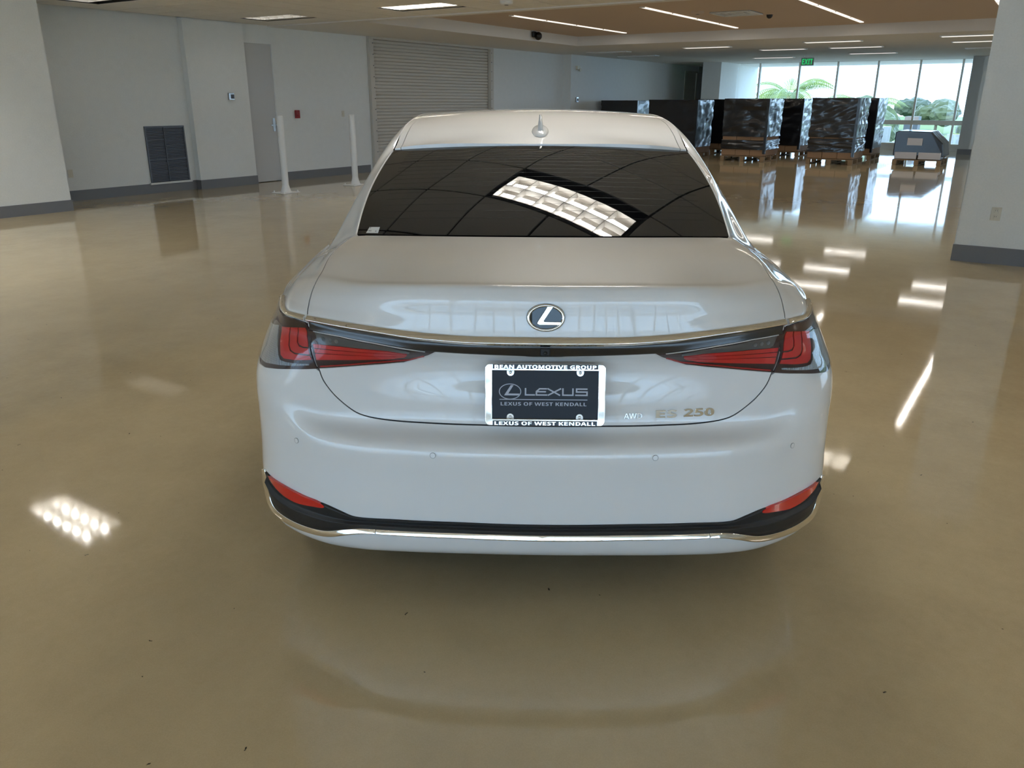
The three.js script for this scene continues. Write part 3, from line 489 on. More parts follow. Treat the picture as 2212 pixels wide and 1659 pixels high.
function rowPoint(r, s) {
  const j = Math.min(COLS - 2, Math.floor(s)), row = NET[r];
  const p0 = j > 0 ? row[j - 1] : flip(row[1]), k0 = j > 0 ? COL_KNOT[j - 1] : -COL_KNOT[1];
  const last = j + 2 >= COLS, p3 = last ? flip(row[COLS - 2]) : row[j + 2], k3 = last ? 2 * COL_KNOT[COLS - 1] - COL_KNOT[COLS - 2] : COL_KNOT[j + 2];
  if (r >= 16) { if (j === 3) return hermite(p0, row[j], row[j + 1], null, k0, COL_KNOT[j], COL_KNOT[j + 1], 0, s - j); if (j === 4) return hermite(null, row[j], row[j + 1], p3, 0, COL_KNOT[j], COL_KNOT[j + 1], k3, s - j); }   // the edge of the rear window
  return hermite(p0, row[j], row[j + 1], p3, k0, COL_KNOT[j], COL_KNOT[j + 1], k3, s - j);
}
function surf(s, v) {   // the point at column s (negative: left side) and row v
  const side = s < 0 ? -1 : 1, a = Math.min(COLS - 1, Math.abs(s));
  v = v <= 13 ? v : v < 14 ? 13 + 2 * (v - 13) : v + 1;   // the narrow row behind the lip has no number of its own
  v = Math.min(ROWS - 1, Math.max(0, v));
  const i = Math.min(ROWS - 2, Math.floor(v));
  const p1 = rowPoint(i, a), p2 = rowPoint(i + 1, a), p0 = i > 0 ? rowPoint(i - 1, a) : null, p3 = i + 2 < ROWS ? rowPoint(i + 2, a) : null;
  const len = (p, q) => Math.pow(Math.hypot(p[0] - q[0], p[1] - q[1], p[2] - q[2]) + 1e-6, .7);
  const h0 = p0 ? len(p0, p1) : 0, h = len(p1, p2), h3 = p3 ? len(p2, p3) : 0;
  let p = hermite(p0, p1, p2, p3, -h0, 0, h, h + h3, v - i);
  const soft = a >= 5 ? 1 : a <= 4 ? 0 : sstep(4, 5, a);   // the foot of the rear window is a sharp fold, the pillar beside it flows
  if (soft < 1 && (i === 15 || i === 16)) { const f = i === 15 ? hermite(p0, p1, p2, null, -h0, 0, h, 0, v - i) : hermite(null, p1, p2, p3, 0, 0, h, h + h3, v - i); p = p.map((x, k) => mixv(f[k], x, soft)); }
  p[0] *= side;
  return p;
}
function surfN(s, v) {   // outward normal
  const q = Math.abs(s), g = s < 0 ? -1 : 1, glass = v > 15.001 && q < 4.001;
  const e1 = glass && q > 3.97 && g < 0 ? 0 : q > 4 && q < 4.021 && g > 0 && v > 15 ? 0 : .02, e2 = glass && q > 3.97 && g > 0 ? 0 : q > 4 && q < 4.021 && g < 0 && v > 15 ? 0 : .02, f1 = glass && v < 15.025 ? 0 : .02;
  const a = surf(s - (e1 || .0), v), b = surf(s + (e2 || .0), v), c = surf(s, v - f1), d = surf(s, v + .02);
  const ux = b[0] - a[0], uy = b[1] - a[1], uz = b[2] - a[2], wx = d[0] - c[0], wy = d[1] - c[1], wz = d[2] - c[2];
  const n = [uy * wz - uz * wy, uz * wx - ux * wz, ux * wy - uy * wx], l = Math.hypot(...n) || 1;
  return [n[0] / l, n[1] / l, n[2] / l];
}
function invert(x, y, s0, v0) {   // column and row where the rear surface has this x and y
  let s = s0 === undefined ? Math.sign(x) * Math.min(9, Math.abs(x) * 7) : s0, v = v0 === undefined ? Math.min(13, 1 + (y - .228) / .09) : v0;
  for (let k = 0; k < 40; k++) {
    const p = surf(s, v), e = 1e-3, a = surf(s + e, v), b = surf(s, v + e);
    const fx = p[0] - x, fy = p[1] - y, axx = (a[0] - p[0]) / e, ayy = (a[1] - p[1]) / e, bx = (b[0] - p[0]) / e, by = (b[1] - p[1]) / e;
    const det = axx * by - bx * ayy; if (Math.abs(det) < 1e-9) break;
    let ds = -(fx * by - bx * fy) / det, dv = -(axx * fy - ayy * fx) / det;
    ds = Math.max(-.8, Math.min(.8, ds)); dv = Math.max(-.8, Math.min(.8, dv));
    s = Math.max(-11, Math.min(11, s + ds)); v = Math.max(0, Math.min(18, v + dv));
    if (Math.abs(fx) + Math.abs(fy) < 1e-6) break;
  }
  return [s, v];
}
// ---------------------------------------------------------------- car: panels cut from the body surface
M.paint = phy({ color: lin(.80, .795, .78), roughness: .42, clearcoat: 1, clearcoatRoughness: .025, ior: 1.5, sheen: 0 });
M.chrome = std({ color: lin(.82, .81, .79), metalness: 1, roughness: .04 });
M.trim = phy({ color: lin(.012, .012, .013), roughness: .32, clearcoat: .6, clearcoatRoughness: .15 });
M.satin = std({ color: lin(.016, .016, .017), roughness: .5 });
M.rubber = std({ color: lin(.015, .015, .015), roughness: .7 });
M.tint = phy({ color: lin(.006, .0065, .007), roughness: .01, ior: 1.45 });
M.lens = phy({ color: 0xffffff, transmission: 1, thickness: 0, roughness: .01, ior: 1.5 });
M.lensRed = phy({ color: lin(.75, .25, .26), transmission: 1, thickness: 0, roughness: .01, ior: 1.5 });
M.lampBlack = std({ color: lin(.022, .002, .003), roughness: .6 });
M.lampRed = std({ color: lin(.50, .004, .006), roughness: .5 });
M.lampDeep = std({ color: lin(.42, .004, .006), roughness: .5 });
M.lampLine = std({ color: lin(.06, .002, .003), roughness: .4 });
const ribs = noiseTex(128, (u, v) => { const r = 128 + 100 * Math.sin(u * Math.PI * 2 * 8) + 24 * Math.sin(v * Math.PI * 2 * 8); return [r, r, r].map(clamp255); }, false);
ribs.repeat.set(22, 22);
M.lampClear = std({ color: lin(.30, .33, .36), metalness: .5, roughness: .3, bumpMap: ribs, bumpScale: .003 });
M.lampSmoke = std({ color: lin(.075, .08, .085), roughness: .3 });
M.plasticWhite = std({ color: lin(.62, .62, .62), roughness: .3 });
M.sealGrey = std({ color: lin(.10, .10, .105), roughness: .6 });
M.underbody = std({ color: lin(.02, .02, .02), roughness: .8 });

const CAR = thing('sedan', 'pearl white four-door sedan seen from behind in the middle of the floor', 'car', new THREE.Vector3(0, 0, 0));

const inside = (pt, poly) => { let c = false; for (let i = 0, j = poly.length - 1; i < poly.length; j = i++) { const [x, y] = poly[i], [u, w] = poly[j]; if ((y > pt[1]) !== (w > pt[1]) && pt[0] < (u - x) * (pt[1] - y) / (w - y) + x) c = !c; } return c; };
function clipCell(poly, x0, x1, y0, y1) {
  let out = poly;
  for (const [ax, lim, keep] of [[0, x0, 1], [0, x1, -1], [1, y0, 1], [1, y1, -1]]) {
    const src = out; out = [];
    for (let i = 0; i < src.length; i++) {
      const p = src[i], q = src[(i + 1) % src.length], ip = (p[ax] - lim) * keep >= -1e-12, iq = (q[ax] - lim) * keep >= -1e-12;
      if (ip) out.push(p);
      if (ip !== iq) { const t = (lim - p[ax]) / (q[ax] - p[ax]); const r = [p[0] + (q[0] - p[0]) * t, p[1] + (q[1] - p[1]) * t]; r[ax] = lim; out.push(r); }
    }
    if (out.length < 3) return [];
  }
  return out;
}
function densify(poly, step = .02, closed = true) { // extra points so that edges follow the surface
  const out = [];
  for (let i = 0; i < poly.length - (closed ? 0 : 1); i++) {
    const p = poly[i], q = poly[(i + 1) % poly.length], P = surf(...p), Q = surf(...q), n = Math.max(1, Math.ceil(Math.hypot(P[0] - Q[0], P[1] - Q[1], P[2] - Q[2]) / step));
    for (let k = 0; k < n; k++) out.push([p[0] + (q[0] - p[0]) * k / n, p[1] + (q[1] - p[1]) * k / n]);
  }
  if (!closed) out.push(poly[poly.length - 1]);
  return out;
}
// a panel of the body: polygon in (column, row), lifted onto the surface; off: metres proud of it; skirt: depth of the turned-in edge
function panel(poly, { off = 0, ds = .17, dv = .2, skirt = .012, step = .015, round = .0015 } = {}) {
  poly = densify(poly, step);
  let area = 0; for (let i = 0; i < poly.length; i++) { const p = poly[i], q = poly[(i + 1) % poly.length]; area += p[0] * q[1] - q[0] * p[1]; }
  if (area < 0) poly.reverse();
  const pos = [], nor = [], uv = [], cache = new Map();
  const lift = (s, v) => { const key = s.toFixed(4) + ',' + v.toFixed(4); let r = cache.get(key); if (!r) { const p = surf(s, v), n = surfN(s, v), o = typeof off === 'function' ? off(s, v, p) : off; r = [p[0] + n[0] * o, p[1] + n[1] * o, p[2] + n[2] * o, ...n]; cache.set(key, r); } return r; };
  const put = r => { pos.push(r[0], r[1], r[2]); nor.push(r[3], r[4], r[5]); uv.push(r[0], Math.abs(r[4]) > .6 ? r[2] : r[1]); };
  const tri = (a, b, c) => { put(lift(...a)); put(lift(...b)); put(lift(...c)); };
  const xs = poly.map(p => p[0]), ys = poly.map(p => p[1]), x0 = Math.min(...xs), x1 = Math.max(...xs), y0 = Math.min(...ys), y1 = Math.max(...ys);
  const nx = Math.max(1, Math.ceil((x1 - x0) / ds)), ny = Math.max(1, Math.ceil((y1 - y0) / dv));
  const cut = new Set();
  for (const [i, p] of poly.entries()) { const q = poly[(i + 1) % poly.length]; const i0 = Math.floor((Math.min(p[0], q[0]) - x0) / (x1 - x0) * nx - 1e-9), i1 = Math.floor((Math.max(p[0], q[0]) - x0) / (x1 - x0) * nx + 1e-9), j0 = Math.floor((Math.min(p[1], q[1]) - y0) / (y1 - y0) * ny - 1e-9), j1 = Math.floor((Math.max(p[1], q[1]) - y0) / (y1 - y0) * ny + 1e-9); for (let a = i0; a <= i1; a++) for (let b = j0; b <= j1; b++) cut.add(a + ',' + b); }
  for (let i = 0; i < nx; i++) for (let j = 0; j < ny; j++) {
    const a0 = x0 + (x1 - x0) * i / nx, a1 = x0 + (x1 - x0) * (i + 1) / nx, b0 = y0 + (y1 - y0) * j / ny, b1 = y0 + (y1 - y0) * (j + 1) / ny;
    if (!cut.has(i + ',' + j)) { if (inside([(a0 + a1) / 2, (b0 + b1) / 2], poly)) { tri([a0, b0], [a1, b0], [a1, b1]); tri([a0, b0], [a1, b1], [a0, b1]); } continue; }
    let c = clipCell(poly, a0, a1, b0, b1); if (c.length < 3) continue;
    c = c.filter((p, k) => { const q = c[(k + 1) % c.length]; return Math.abs(p[0] - q[0]) + Math.abs(p[1] - q[1]) > 1e-7; }); if (c.length < 3) continue;
    const v2 = c.map(p => new THREE.Vector2(p[0], p[1]));
    for (const f of THREE.ShapeUtils.triangulateShape(v2, [])) { const [p, q, r] = f.map(k => c[k]), ar = (q[0] - p[0]) * (r[1] - p[1]) - (q[1] - p[1]) * (r[0] - p[0]); if (Math.abs(ar) < 1e-10) continue; ar > 0 ? tri(p, q, r) : tri(p, r, q); }
  }
  if (skirt > 0) {
    const n = poly.length, lifted = poly.map(p => lift(...p));
    for (let i = 0; i < n; i++) {
      const A = lifted[i], B = lifted[(i + 1) % n];
      const t = [B[0] - A[0], B[1] - A[1], B[2] - A[2]], l = Math.hypot(...t); if (l < 1e-7) continue;
      const N = [A[3] + B[3], A[4] + B[4], A[5] + B[5]].map(x => x / 2), o = [t[1] * N[2] - t[2] * N[1], t[2] * N[0] - t[0] * N[2], t[0] * N[1] - t[1] * N[0]].map(x => x / l);
      const dn = (P, k, n2) => [P[0] - P[3] * k, P[1] - P[4] * k, P[2] - P[5] * k, ...n2];
      const a2 = dn(A, skirt, o), b2 = dn(B, skirt, o), a1 = dn(A, 0, o), b1 = dn(B, 0, o);
      put(a1); put(a2); put(b2); put(a1); put(b2); put(b1);
    }
  }
  const g = new THREE.BufferGeometry();
  g.setAttribute('position', new THREE.Float32BufferAttribute(pos, 3)); g.setAttribute('normal', new THREE.Float32BufferAttribute(nor, 3)); g.setAttribute('uv', new THREE.Float32BufferAttribute(uv, 2));
  return g;
}
const mirror = poly => poly.map(([s, v]) => [-s, v]).reverse();
// (x, y) of a rear-view outline to (column, row); starts each search from the point before
function trace(xy, side = 1) { let g; return xy.map(([x, y]) => { g = invert(x * 1, y, g ? g[0] : undefined, g ? g[1] : undefined); return [g[0] * side, g[1]]; }); }
function smoothLine(pts, n) { const c = new THREE.CatmullRomCurve3(pts.map(p => new THREE.Vector3(p[0], p[1], 0)), false, 'centripetal'); return c.getSpacedPoints(n).map(p => [p.x, p.y]); }
// a strip swept between two outlines (rear view x, y), with a cross profile [across 0..1, metres proud]
function pairLine(pts, n) { const c = new THREE.CatmullRomCurve3(pts.map(p => new THREE.Vector3(p[0], p[1], 0)), false, 'centripetal'); return Array.from({ length: n + 1 }, (_, i) => { const p = c.getPoint(i / n); return [p.x, p.y]; }); }
function strip(top, bottom, profile, n, closeEnds = true, paired = false) {
  const T = (paired ? pairLine : smoothLine)(top, n), B = (paired ? pairLine : smoothLine)(bottom, n), m = profile.length, pos = [], idx = [];
  let gt, gb;
  for (let i = 0; i <= n; i++) {
    gt = invert(T[i][0], T[i][1], gt?.[0], gt?.[1]); gb = invert(B[i][0], B[i][1], gb?.[0], gb?.[1]);
    for (let k = 0; k < m; k++) { const [t, o] = profile[k], s = gt[0] + (gb[0] - gt[0]) * t, v = gt[1] + (gb[1] - gt[1]) * t, p = surf(s, v), nn = surfN(s, v); pos.push(p[0] + nn[0] * o, p[1] + nn[1] * o, p[2] + nn[2] * o); }
  }
  for (let i = 0; i < n; i++) for (let k = 0; k + 1 < m; k++) { const a = i * m + k; idx.push(a, a + 1, a + m, a + 1, a + m + 1, a + m); }
  const g = new THREE.BufferGeometry(); g.setAttribute('position', new THREE.Float32BufferAttribute(pos, 3)); g.setIndex(idx); g.computeVertexNormals();
  const list = [g.toNonIndexed()];
  if (closeEnds) for (const e of [0, n]) { const q = []; for (let k = 1; k + 1 < m; k++) for (const j of [0, k, k + 1]) q.push(...pos.slice((e * m + j) * 3, (e * m + j) * 3 + 3)); const c = new THREE.BufferGeometry(); c.setAttribute('position', new THREE.Float32BufferAttribute(q, 3)); c.computeVertexNormals(); list.push(c); }
  return merged(list);
}
const mirrorGeo = g => { const c = g.clone(); c.scale(-1, 1, 1); const p = c.attributes.position, n = c.attributes.normal, u = c.attributes.uv; const src = c.index; if (src) { for (let i = 0; i < src.count; i += 3) { const t = src.getX(i + 1); src.setX(i + 1, src.getX(i + 2)); src.setX(i + 2, t); } return c; } for (let i = 0; i < p.count; i += 3) for (const at of [p, n, u]) if (at) { for (let k = 0; k < at.itemSize; k++) { const t = at.array[(i + 1) * at.itemSize + k]; at.array[(i + 1) * at.itemSize + k] = at.array[(i + 2) * at.itemSize + k]; at.array[(i + 2) * at.itemSize + k] = t; } } return c; };

// outlines of the rear, right half (x, y in metres)
const GAP = .0019;
const LID_LOW = [[0, .627], [.154, .627], [.26, .6265], [.34, .627], [.402, .6275], [.46, .630], [.50, .6345], [.53, .643], [.56, .6625], [.598, .7005], [.622, .739], [.630, .768], [.638, .79], [.648, .828], [.658, .885], [.656, .915]];
function offsetLine(pts, d) { return pts.map((p, i) => { const a = pts[Math.max(0, i - 1)], b = pts[Math.min(pts.length - 1, i + 1)], tx = b[0] - a[0], ty = b[1] - a[1], l = Math.hypot(tx, ty); const q = [p[0] + ty / l * d, p[1] - tx / l * d]; if (p[0] === 0) q[0] = 0; return q; }); }
const lidIn = trace(smoothLine(offsetLine(LID_LOW, -GAP), 60)), lidOut = trace(smoothLine(offsetLine(LID_LOW, GAP), 60));
lidIn[0][0] = 0; lidOut[0][0] = 0;
const E4 = .022;
{ // trunk lid
  const right = [...lidIn.slice(0, -1), [4 - E4, 10.2], ...[11, 12, 13, 14, 14.9].map(v => [4 - E4, v]), [3.7, 14.955]];
  const poly = [...right, [0, 14.955], ...mirror(right).slice(0, -1)];
  part('trunk_lid', panel(poly, { ds: .13, dv: .12, skirt: .02 }), M.paint, CAR);
}
{ // rubber seal seen down the gap round the lid
  const mid = trace(smoothLine(LID_LOW, 60)); mid[0][0] = 0; const path = [...mid.slice(0, -1), ...[10.2, 11, 12, 13, 13.5, 14, 14.5, 14.95].map(v => [4, v])];
  for (const side of [1, -1]) part('lid_seal', new THREE.TubeGeometry(new THREE.CatmullRomCurve3(densify(path, .02, false).map(([s, v]) => { const p = surf(s, v), n = surfN(s, v); return new THREE.Vector3(side * (p[0] - n[0] * .0062), p[1] - n[1] * .0062, p[2] - n[2] * .0062); })), 160, .0042, 6), M.rubber, CAR);
}
const lampBottom = trace([[.640, .770], [.697, .7625], [.759, .752], [.808, .742], [.835, .742], [.858, .75]]);
{ // rear bumper cover
  const low = lidOut.filter(p => surf(...p)[1] < .768), right = [[0, 0], [10.2, 0], [10.2, 6], [9.4, 6.9], ...lampBottom.slice().reverse(), ...low.slice().reverse()];
  const poly = [...right.slice(1, -1), [0, low[0][1]], ...mirror(right.slice(1, -1))];
  part('rear_bumper', panel(poly, { ds: .15, dv: .15, skirt: .015 }), M.paint, CAR);
}
const arch = (zc, r, s0, s1) => { const out = []; for (let k = 0; k <= 24; k++) { const t = Math.PI * k / 24, z = zc + r * Math.cos(t), y = .335 + r * Math.sin(t); // find (s, v) on the side surface
    let s = s0 + (s1 - s0) * k / 24, v = 4; for (let q = 0; q < 30; q++) { const p = surf(s, v), e = 1e-3, a = surf(s + e, v), b = surf(s, v + e), fz = p[2] - z, fy = p[1] - y, az = (a[2] - p[2]) / e, ay = (a[1] - p[1]) / e, bz = (b[2] - p[2]) / e, by = (b[1] - p[1]) / e, det = az * by - bz * ay; s -= Math.max(-.5, Math.min(.5, (fz * by - bz * fy) / det)); v -= Math.max(-.5, Math.min(.5, (az * fy - ay * fz) / det)); }
    out.push([s, Math.max(.6, v)]); } return out; };
for (const side of [1, -1]) {
  const fix = poly => side > 0 ? poly : mirror(poly);
  const rear = arch(-1.06, .375, 10.4, 12.0).filter(p => p[1] > .7), front = arch(-3.93, .375, 14.9, 16.6).filter(p => p[1] > .7);
  // quarter panel with C-pillar foot
  const up = lidOut.filter(p => surf(...p)[1] > .772);
  part('quarter_panel', panel(fix([...lampBottom.slice(0, 6), [9.4, 6.9], [10.2, 6], [10.2, 0], [rear[0][0], 0], ...rear, [rear[rear.length - 1][0], 0], [12.1, 0], [12.1, 15], [4 + E4, 15], [4 + E4, 10.2], ...up.slice().reverse()]), { ds: .16, dv: .2, skirt: .012 }), M.paint, CAR);
  part('door', panel(fix([[12.14, .3], [13.2, .3], [13.2, 15], [12.14, 15]]), { ds: .2, dv: .3 }), M.paint, CAR, 'white rear door');
  part('door', panel(fix([[13.24, .3], [14.7, .3], [14.9, 5], [14.9, 15], [13.24, 15]]), { ds: .2, dv: .3 }), M.paint, CAR, 'white front door');
  part('fender', panel(fix([[14.94, 15], [14.94, 5], [14.74, .3], [14.74, 0], [front[0][0], 0], ...front, [front[front.length - 1][0], 0], [18, 0], [18, 10], [16, 11], [16, 15]]), { ds: .2, dv: .3 }), M.paint, CAR);
  part('sill', panel(fix([[12.12, 0], [14.72, 0], [14.72, .28], [12.12, .28]]), { ds: .3 }), M.paint, CAR);
  // C-pillar and roof rail
  part('pillar', panel(fix([[4 + E4, 15], [6.9, 15], [7.6, 15.9], [8.6, 16.8], [15, 16.8], [15.5, 17.2], [15.5, 18], [4 + E4, 18]]), { ds: .15, dv: .12, skirt: .01 }), M.paint, CAR, 'white rear pillar and roof rail');
  part('side_window', panel(fix([[6.95, 15.03], [15.0, 15.03], [15.0, 16.78], [8.6, 16.78], [7.64, 15.9]]), { off: -.006, ds: .3, dv: .25, skirt: .004 }), M.tint, CAR);
  part('window_trim', panel(fix([[6.4, 14.86], [15.0, 14.9], [15.0, 15.02], [6.9, 15.02]]), { off: .004, ds: .25, skirt: .01 }), M.chrome, CAR, 'chrome strip under the side window');
  part('door_handle', fix([[12.75, 12.2], [12.95, 12.2], [12.95, 12.7], [12.75, 12.7]]) && panel(fix([[12.35, 8.6], [12.6, 8.6], [12.6, 9.2], [12.35, 9.2]]), { off: .02, ds: .1, skirt: .02 }), M.chrome, CAR);
  // door mirror
  const mr = new THREE.SphereGeometry(1, 20, 14); mr.scale(.10, .07, .055); mr.translate(side * .93, .99, -3.12);
  part('door_mirror', merged([mr, pbox(.12, .03, .04, side * .86, .96, -3.14)]), M.paint, CAR);
}
part('hood', panel([[16.02, 15], [16.02, 11.02], [18.02, 10.02], [21, 10.02], [21, 15]], { ds: .25, dv: .3 }), M.paint, CAR);
part('hood', panel(mirror([[16.02, 15], [16.02, 11.02], [18.02, 10.02], [21, 10.02], [21, 15]]), { ds: .25, dv: .3 }), M.paint, CAR);
for (const side of [1, -1]) { const q = [[18.02, 0], [21, 0], [21, 10], [18.02, 10]]; part('front_bumper', panel(side > 0 ? q : mirror(q), { ds: .25, dv: .4 }), M.paint, CAR);
  const w = [[15.55, 15.03], [21, 15.03], [21, 17.96], [15.55, 17.96]]; part('windshield', panel(side > 0 ? w : mirror(w), { off: -.004, ds: .3, dv: .25 }), M.tint, CAR);
  const gr = [[19.2, 2], [21, 2], [21, 9], [19.4, 9]]; part('grille', panel(side > 0 ? gr : mirror(gr), { off: .006, ds: .3, dv: .4 }), M.trim, CAR);
  const hl = [[17.2, 7.2], [18.9, 6.6], [18.9, 8.8], [16.9, 9.3]]; part('headlamp', panel(side > 0 ? hl : mirror(hl), { off: .008, ds: .2, dv: .3 }), M.lampSmoke, CAR); }
{ // rear window with heating wires and edge band
  const q = [[4 - .02, 15.03], [4 - .02, 16], [4 - .02, 17], [4 - .02, 17.96]], poly = [...q, [0, 17.96], ...mirror(q), [0, 15.03]];
  const rw = part('rear_window', panel(poly, { off: -.004, ds: .16, dv: .1, skirt: .006 }), M.tint, CAR);
  M.wire = std({ color: lin(.016, .016, .016), roughness: .5 });
  for (let k = 0; k < 17; k++) { const v = 15.35 + k * .145, line = []; for (let i = 0; i <= 40; i++) { const s = -3.45 + 6.9 * i / 40, p = surf(s, v), n = surfN(s, v); line.push(new THREE.Vector3(p[0] - n[0] * .0040, p[1] - n[1] * .0040, p[2] - n[2] * .0040)); } part('heating_wire', new THREE.TubeGeometry(new THREE.CatmullRomCurve3(line), 40, .0005, 4), M.wire, rw); }
  // sticker in the lower left corner
  const cv = document.createElement('canvas'); cv.width = 256; cv.height = 64; const x = cv.getContext('2d'); x.fillStyle = '#d8dcdc'; x.fillRect(0, 0, 256, 64); x.fillStyle = '#30343a'; x.font = 'bold 16px sans-serif'; x.fillText('EL W17', 20, 20); x.fillText('JTH 1009 2R', 12, 46); x.fillText('022', 180, 46);
  const ct = new THREE.CanvasTexture(cv); ct.colorSpace = THREE.SRGBColorSpace;
  const sg = panel([[-3.76, 15.05], [-3.45, 15.05], [-3.43, 15.17], [-3.70, 15.17]], { off: -.003, skirt: 0 }); { const p = sg.attributes.position, u = new Float32Array(p.count * 2); sg.computeBoundingBox(); const b = sg.boundingBox; for (let i = 0; i < p.count; i++) { u[2 * i] = (p.getX(i) - b.min.x) / (b.max.x - b.min.x); u[2 * i + 1] = (p.getY(i) - b.min.y) / (b.max.y - b.min.y); } sg.setAttribute('uv', new THREE.BufferAttribute(u, 2)); }
  part('sticker', sg, std({ map: ct, roughness: .5 }), rw, 'small white printed sticker in the lower corner of the glass');
}
// ---------------------------------------------------------------- roof
const roofSpine = [[-1.366, 1.3165], [-1.5, 1.353], [-1.68, 1.39], [-1.9, 1.422], [-2.15, 1.439], [-2.5, 1.44], [-2.8, 1.424], [-2.985, 1.406]];
const lerpTable = (T, z) => { const pts = T.map(p => new THREE.Vector3(p[0], p[1], p[2] ?? 0)); if (!T.curve) T.curve = new THREE.CatmullRomCurve3(pts, false, 'centripetal'); let lo = 0, hi = 1; for (let k = 0; k < 40; k++) { const m = (lo + hi) / 2; T.curve.getPoint(m).x > z ? lo = m : hi = m; } return T.curve.getPoint((lo + hi) / 2); };
const railTable = []; for (let s = 4; s <= 15; s += .5) { const p = surf(s, 18); railTable.push([p[2], p[1], p[0]]); }
const spineTable = roofSpine.map(p => [p[0], p[1], 0]);
function roofPoint(q, z) { const r = lerpTable(railTable, z), c = lerpTable(spineTable, z), x = q * r.z; return [x, r.y + (c.y - r.y) * (1 - q * q), z]; }
function roofPatch(q0, q1, drop, nq, nz) {
  const pos = [], idx = [];
  for (let j = 0; j <= nz; j++) for (let i = 0; i <= nq; i++) { { const q = q0 + (q1 - q0) * i / nq, z0 = -1.370 - .118 * q * q, p = roofPoint(q, z0 + (-2.985 - z0) * j / nz); pos.push(p[0], p[1] - drop, p[2]); } }
  for (let j = 0; j < nz; j++) for (let i = 0; i < nq; i++) { const a = j * (nq + 1) + i; idx.push(a, a + 1, a + nq + 1, a + 1, a + nq + 2, a + nq + 1); }
  // turned-down edges
  const edge = []; for (let i = 0; i <= nq; i++) edge.push(i); for (let j = 1; j <= nz; j++) edge.push(j * (nq + 1) + nq); for (let i = nq - 1; i >= 0; i--) edge.push(nz * (nq + 1) + i); for (let j = nz - 1; j >= 1; j--) edge.push(j * (nq + 1));
  const g = new THREE.BufferGeometry(); g.setAttribute('position', new THREE.Float32BufferAttribute(pos, 3)); g.setIndex(idx); g.computeVertexNormals();
  const sk = []; for (let i = 0; i < edge.length; i++) { const a = edge[i], b = edge[(i + 1) % edge.length], P = pos.slice(a * 3, a * 3 + 3), Q = pos.slice(b * 3, b * 3 + 3); sk.push(...P, P[0], P[1] - .015, P[2], ...Q, ...Q, P[0], P[1] - .015, P[2], Q[0], Q[1] - .015, Q[2]); }
  const s2 = new THREE.BufferGeometry(); s2.setAttribute('position', new THREE.Float32BufferAttribute(sk, 3)); s2.computeVertexNormals();
  return merged([g.toNonIndexed(), s2]);
}
part('roof', roofPatch(-.945, .945, 0, 48, 40), M.paint, CAR);
for (const side of [1, -1]) part('roof_moulding', side > 0 ? roofPatch(.951, .992, .001, 4, 40) : roofPatch(-.992, -.951, .001, 4, 40), M.paint, CAR, 'narrow white strip in the roof gutter');
{ // shark-fin aerial
  const base = new THREE.SphereGeometry(1, 28, 14, 0, Math.PI * 2, 0, Math.PI / 2); base.scale(.036, .022, .085);
  const fin = new THREE.BufferGeometry(), prof = [[.07, 0, .014], [.055, .012, .013], [.04, .03, .0095], [.02, .054, .0075], [.0, .068, .005], [-.02, .066, .005], [-.05, .038, .007], [-.075, .012, .008], [-.085, 0, .010]], ps = [], id = [];
  for (const [z, y, w] of prof) { ps.push(-w, y, z, w, y, z, -w * 1.5, 0, z, w * 1.5, 0, z); }
  for (let i = 0; i + 1 < prof.length; i++) { const a = i * 4, b = a + 4; id.push(a, a + 1, b, a + 1, b + 1, b, a + 2, a, b + 2, a, b, b + 2, a + 1, a + 3, b + 1, a + 3, b + 3, b + 1); }
  fin.setAttribute('position', new THREE.Float32BufferAttribute(ps, 3)); fin.setIndex(id); fin.computeVertexNormals();
  const g = merged([base, fin.toNonIndexed()]); const p = roofPoint(0, -1.53); g.rotateX(.2); g.translate(0, p[1] - .002, -1.53);
  part('aerial', g, M.paint, CAR, 'white shark-fin aerial');
}
// ---------------------------------------------------------------- chrome and black trim of the rear
const CT = [[0, .893], [.108, .893], [.217, .8935], [.30, .897], [.351, .900], [.46, .9075], [.561, .9135], [.653, .9185]], CB = [[0, .866], [.108, .8662], [.217, .867], [.303, .8715], [.352, .8745], [.46, .8865], [.561, .8955], [.653, .9035]];
const barProfile = [[0, 0], [0, .004], [.06, .0065], [.35, .0095], [.6, .0115], [.68, .0115], [.76, .0095], [.95, .004], [1, .002], [1, 0]];
{ const g = strip(CT, CB, barProfile, 70); part('chrome_bar', merged([g, mirrorGeo(g)]), M.chrome, CAR, 'chrome bar across the trunk lid'); }
{ const g = strip([[.661, .919], [.70, .9215], [.728, .922], [.742, .926], [.752, .935], [.758, .9375]], [[.661, .904], [.70, .9085], [.735, .9075], [.755, .9105], [.764, .92], [.765, .931]], barProfile, 24);
  for (const side of [1, -1]) part('chrome_corner', side > 0 ? g : mirrorGeo(g), M.chrome, CAR, 'end of the chrome bar over the tail lamp'); }
const GB = [[0, .8375], [.040, .8378], [.054, .8395], [.20, .8435], [.293, .847], [.32, .8475], [.46, .8635], [.558, .8735], [.6515, .8795]];
{ const g = strip(CB.map(([x, y]) => [Math.min(x, .6515), y + .0015]), GB, [[0, -.003], [0, .003], [.5, .0015], [.92, .004], [1, .0045], [1, -.003]], 60);
  const gm = part('garnish', merged([g, mirrorGeo(g)]), M.trim, CAR, 'black band under the chrome bar');
  const p = surf(0, 9.0); const cb = rbox(.026, .02, .02, .003, 0, .853, p[2] + .004); part('reversing_camera', cb, M.satin, gm);
  const ln = new THREE.SphereGeometry(.0055, 16, 10); ln.translate(0, .852, p[2] + .0135); part('camera_lens', ln, M.tint, gm); }
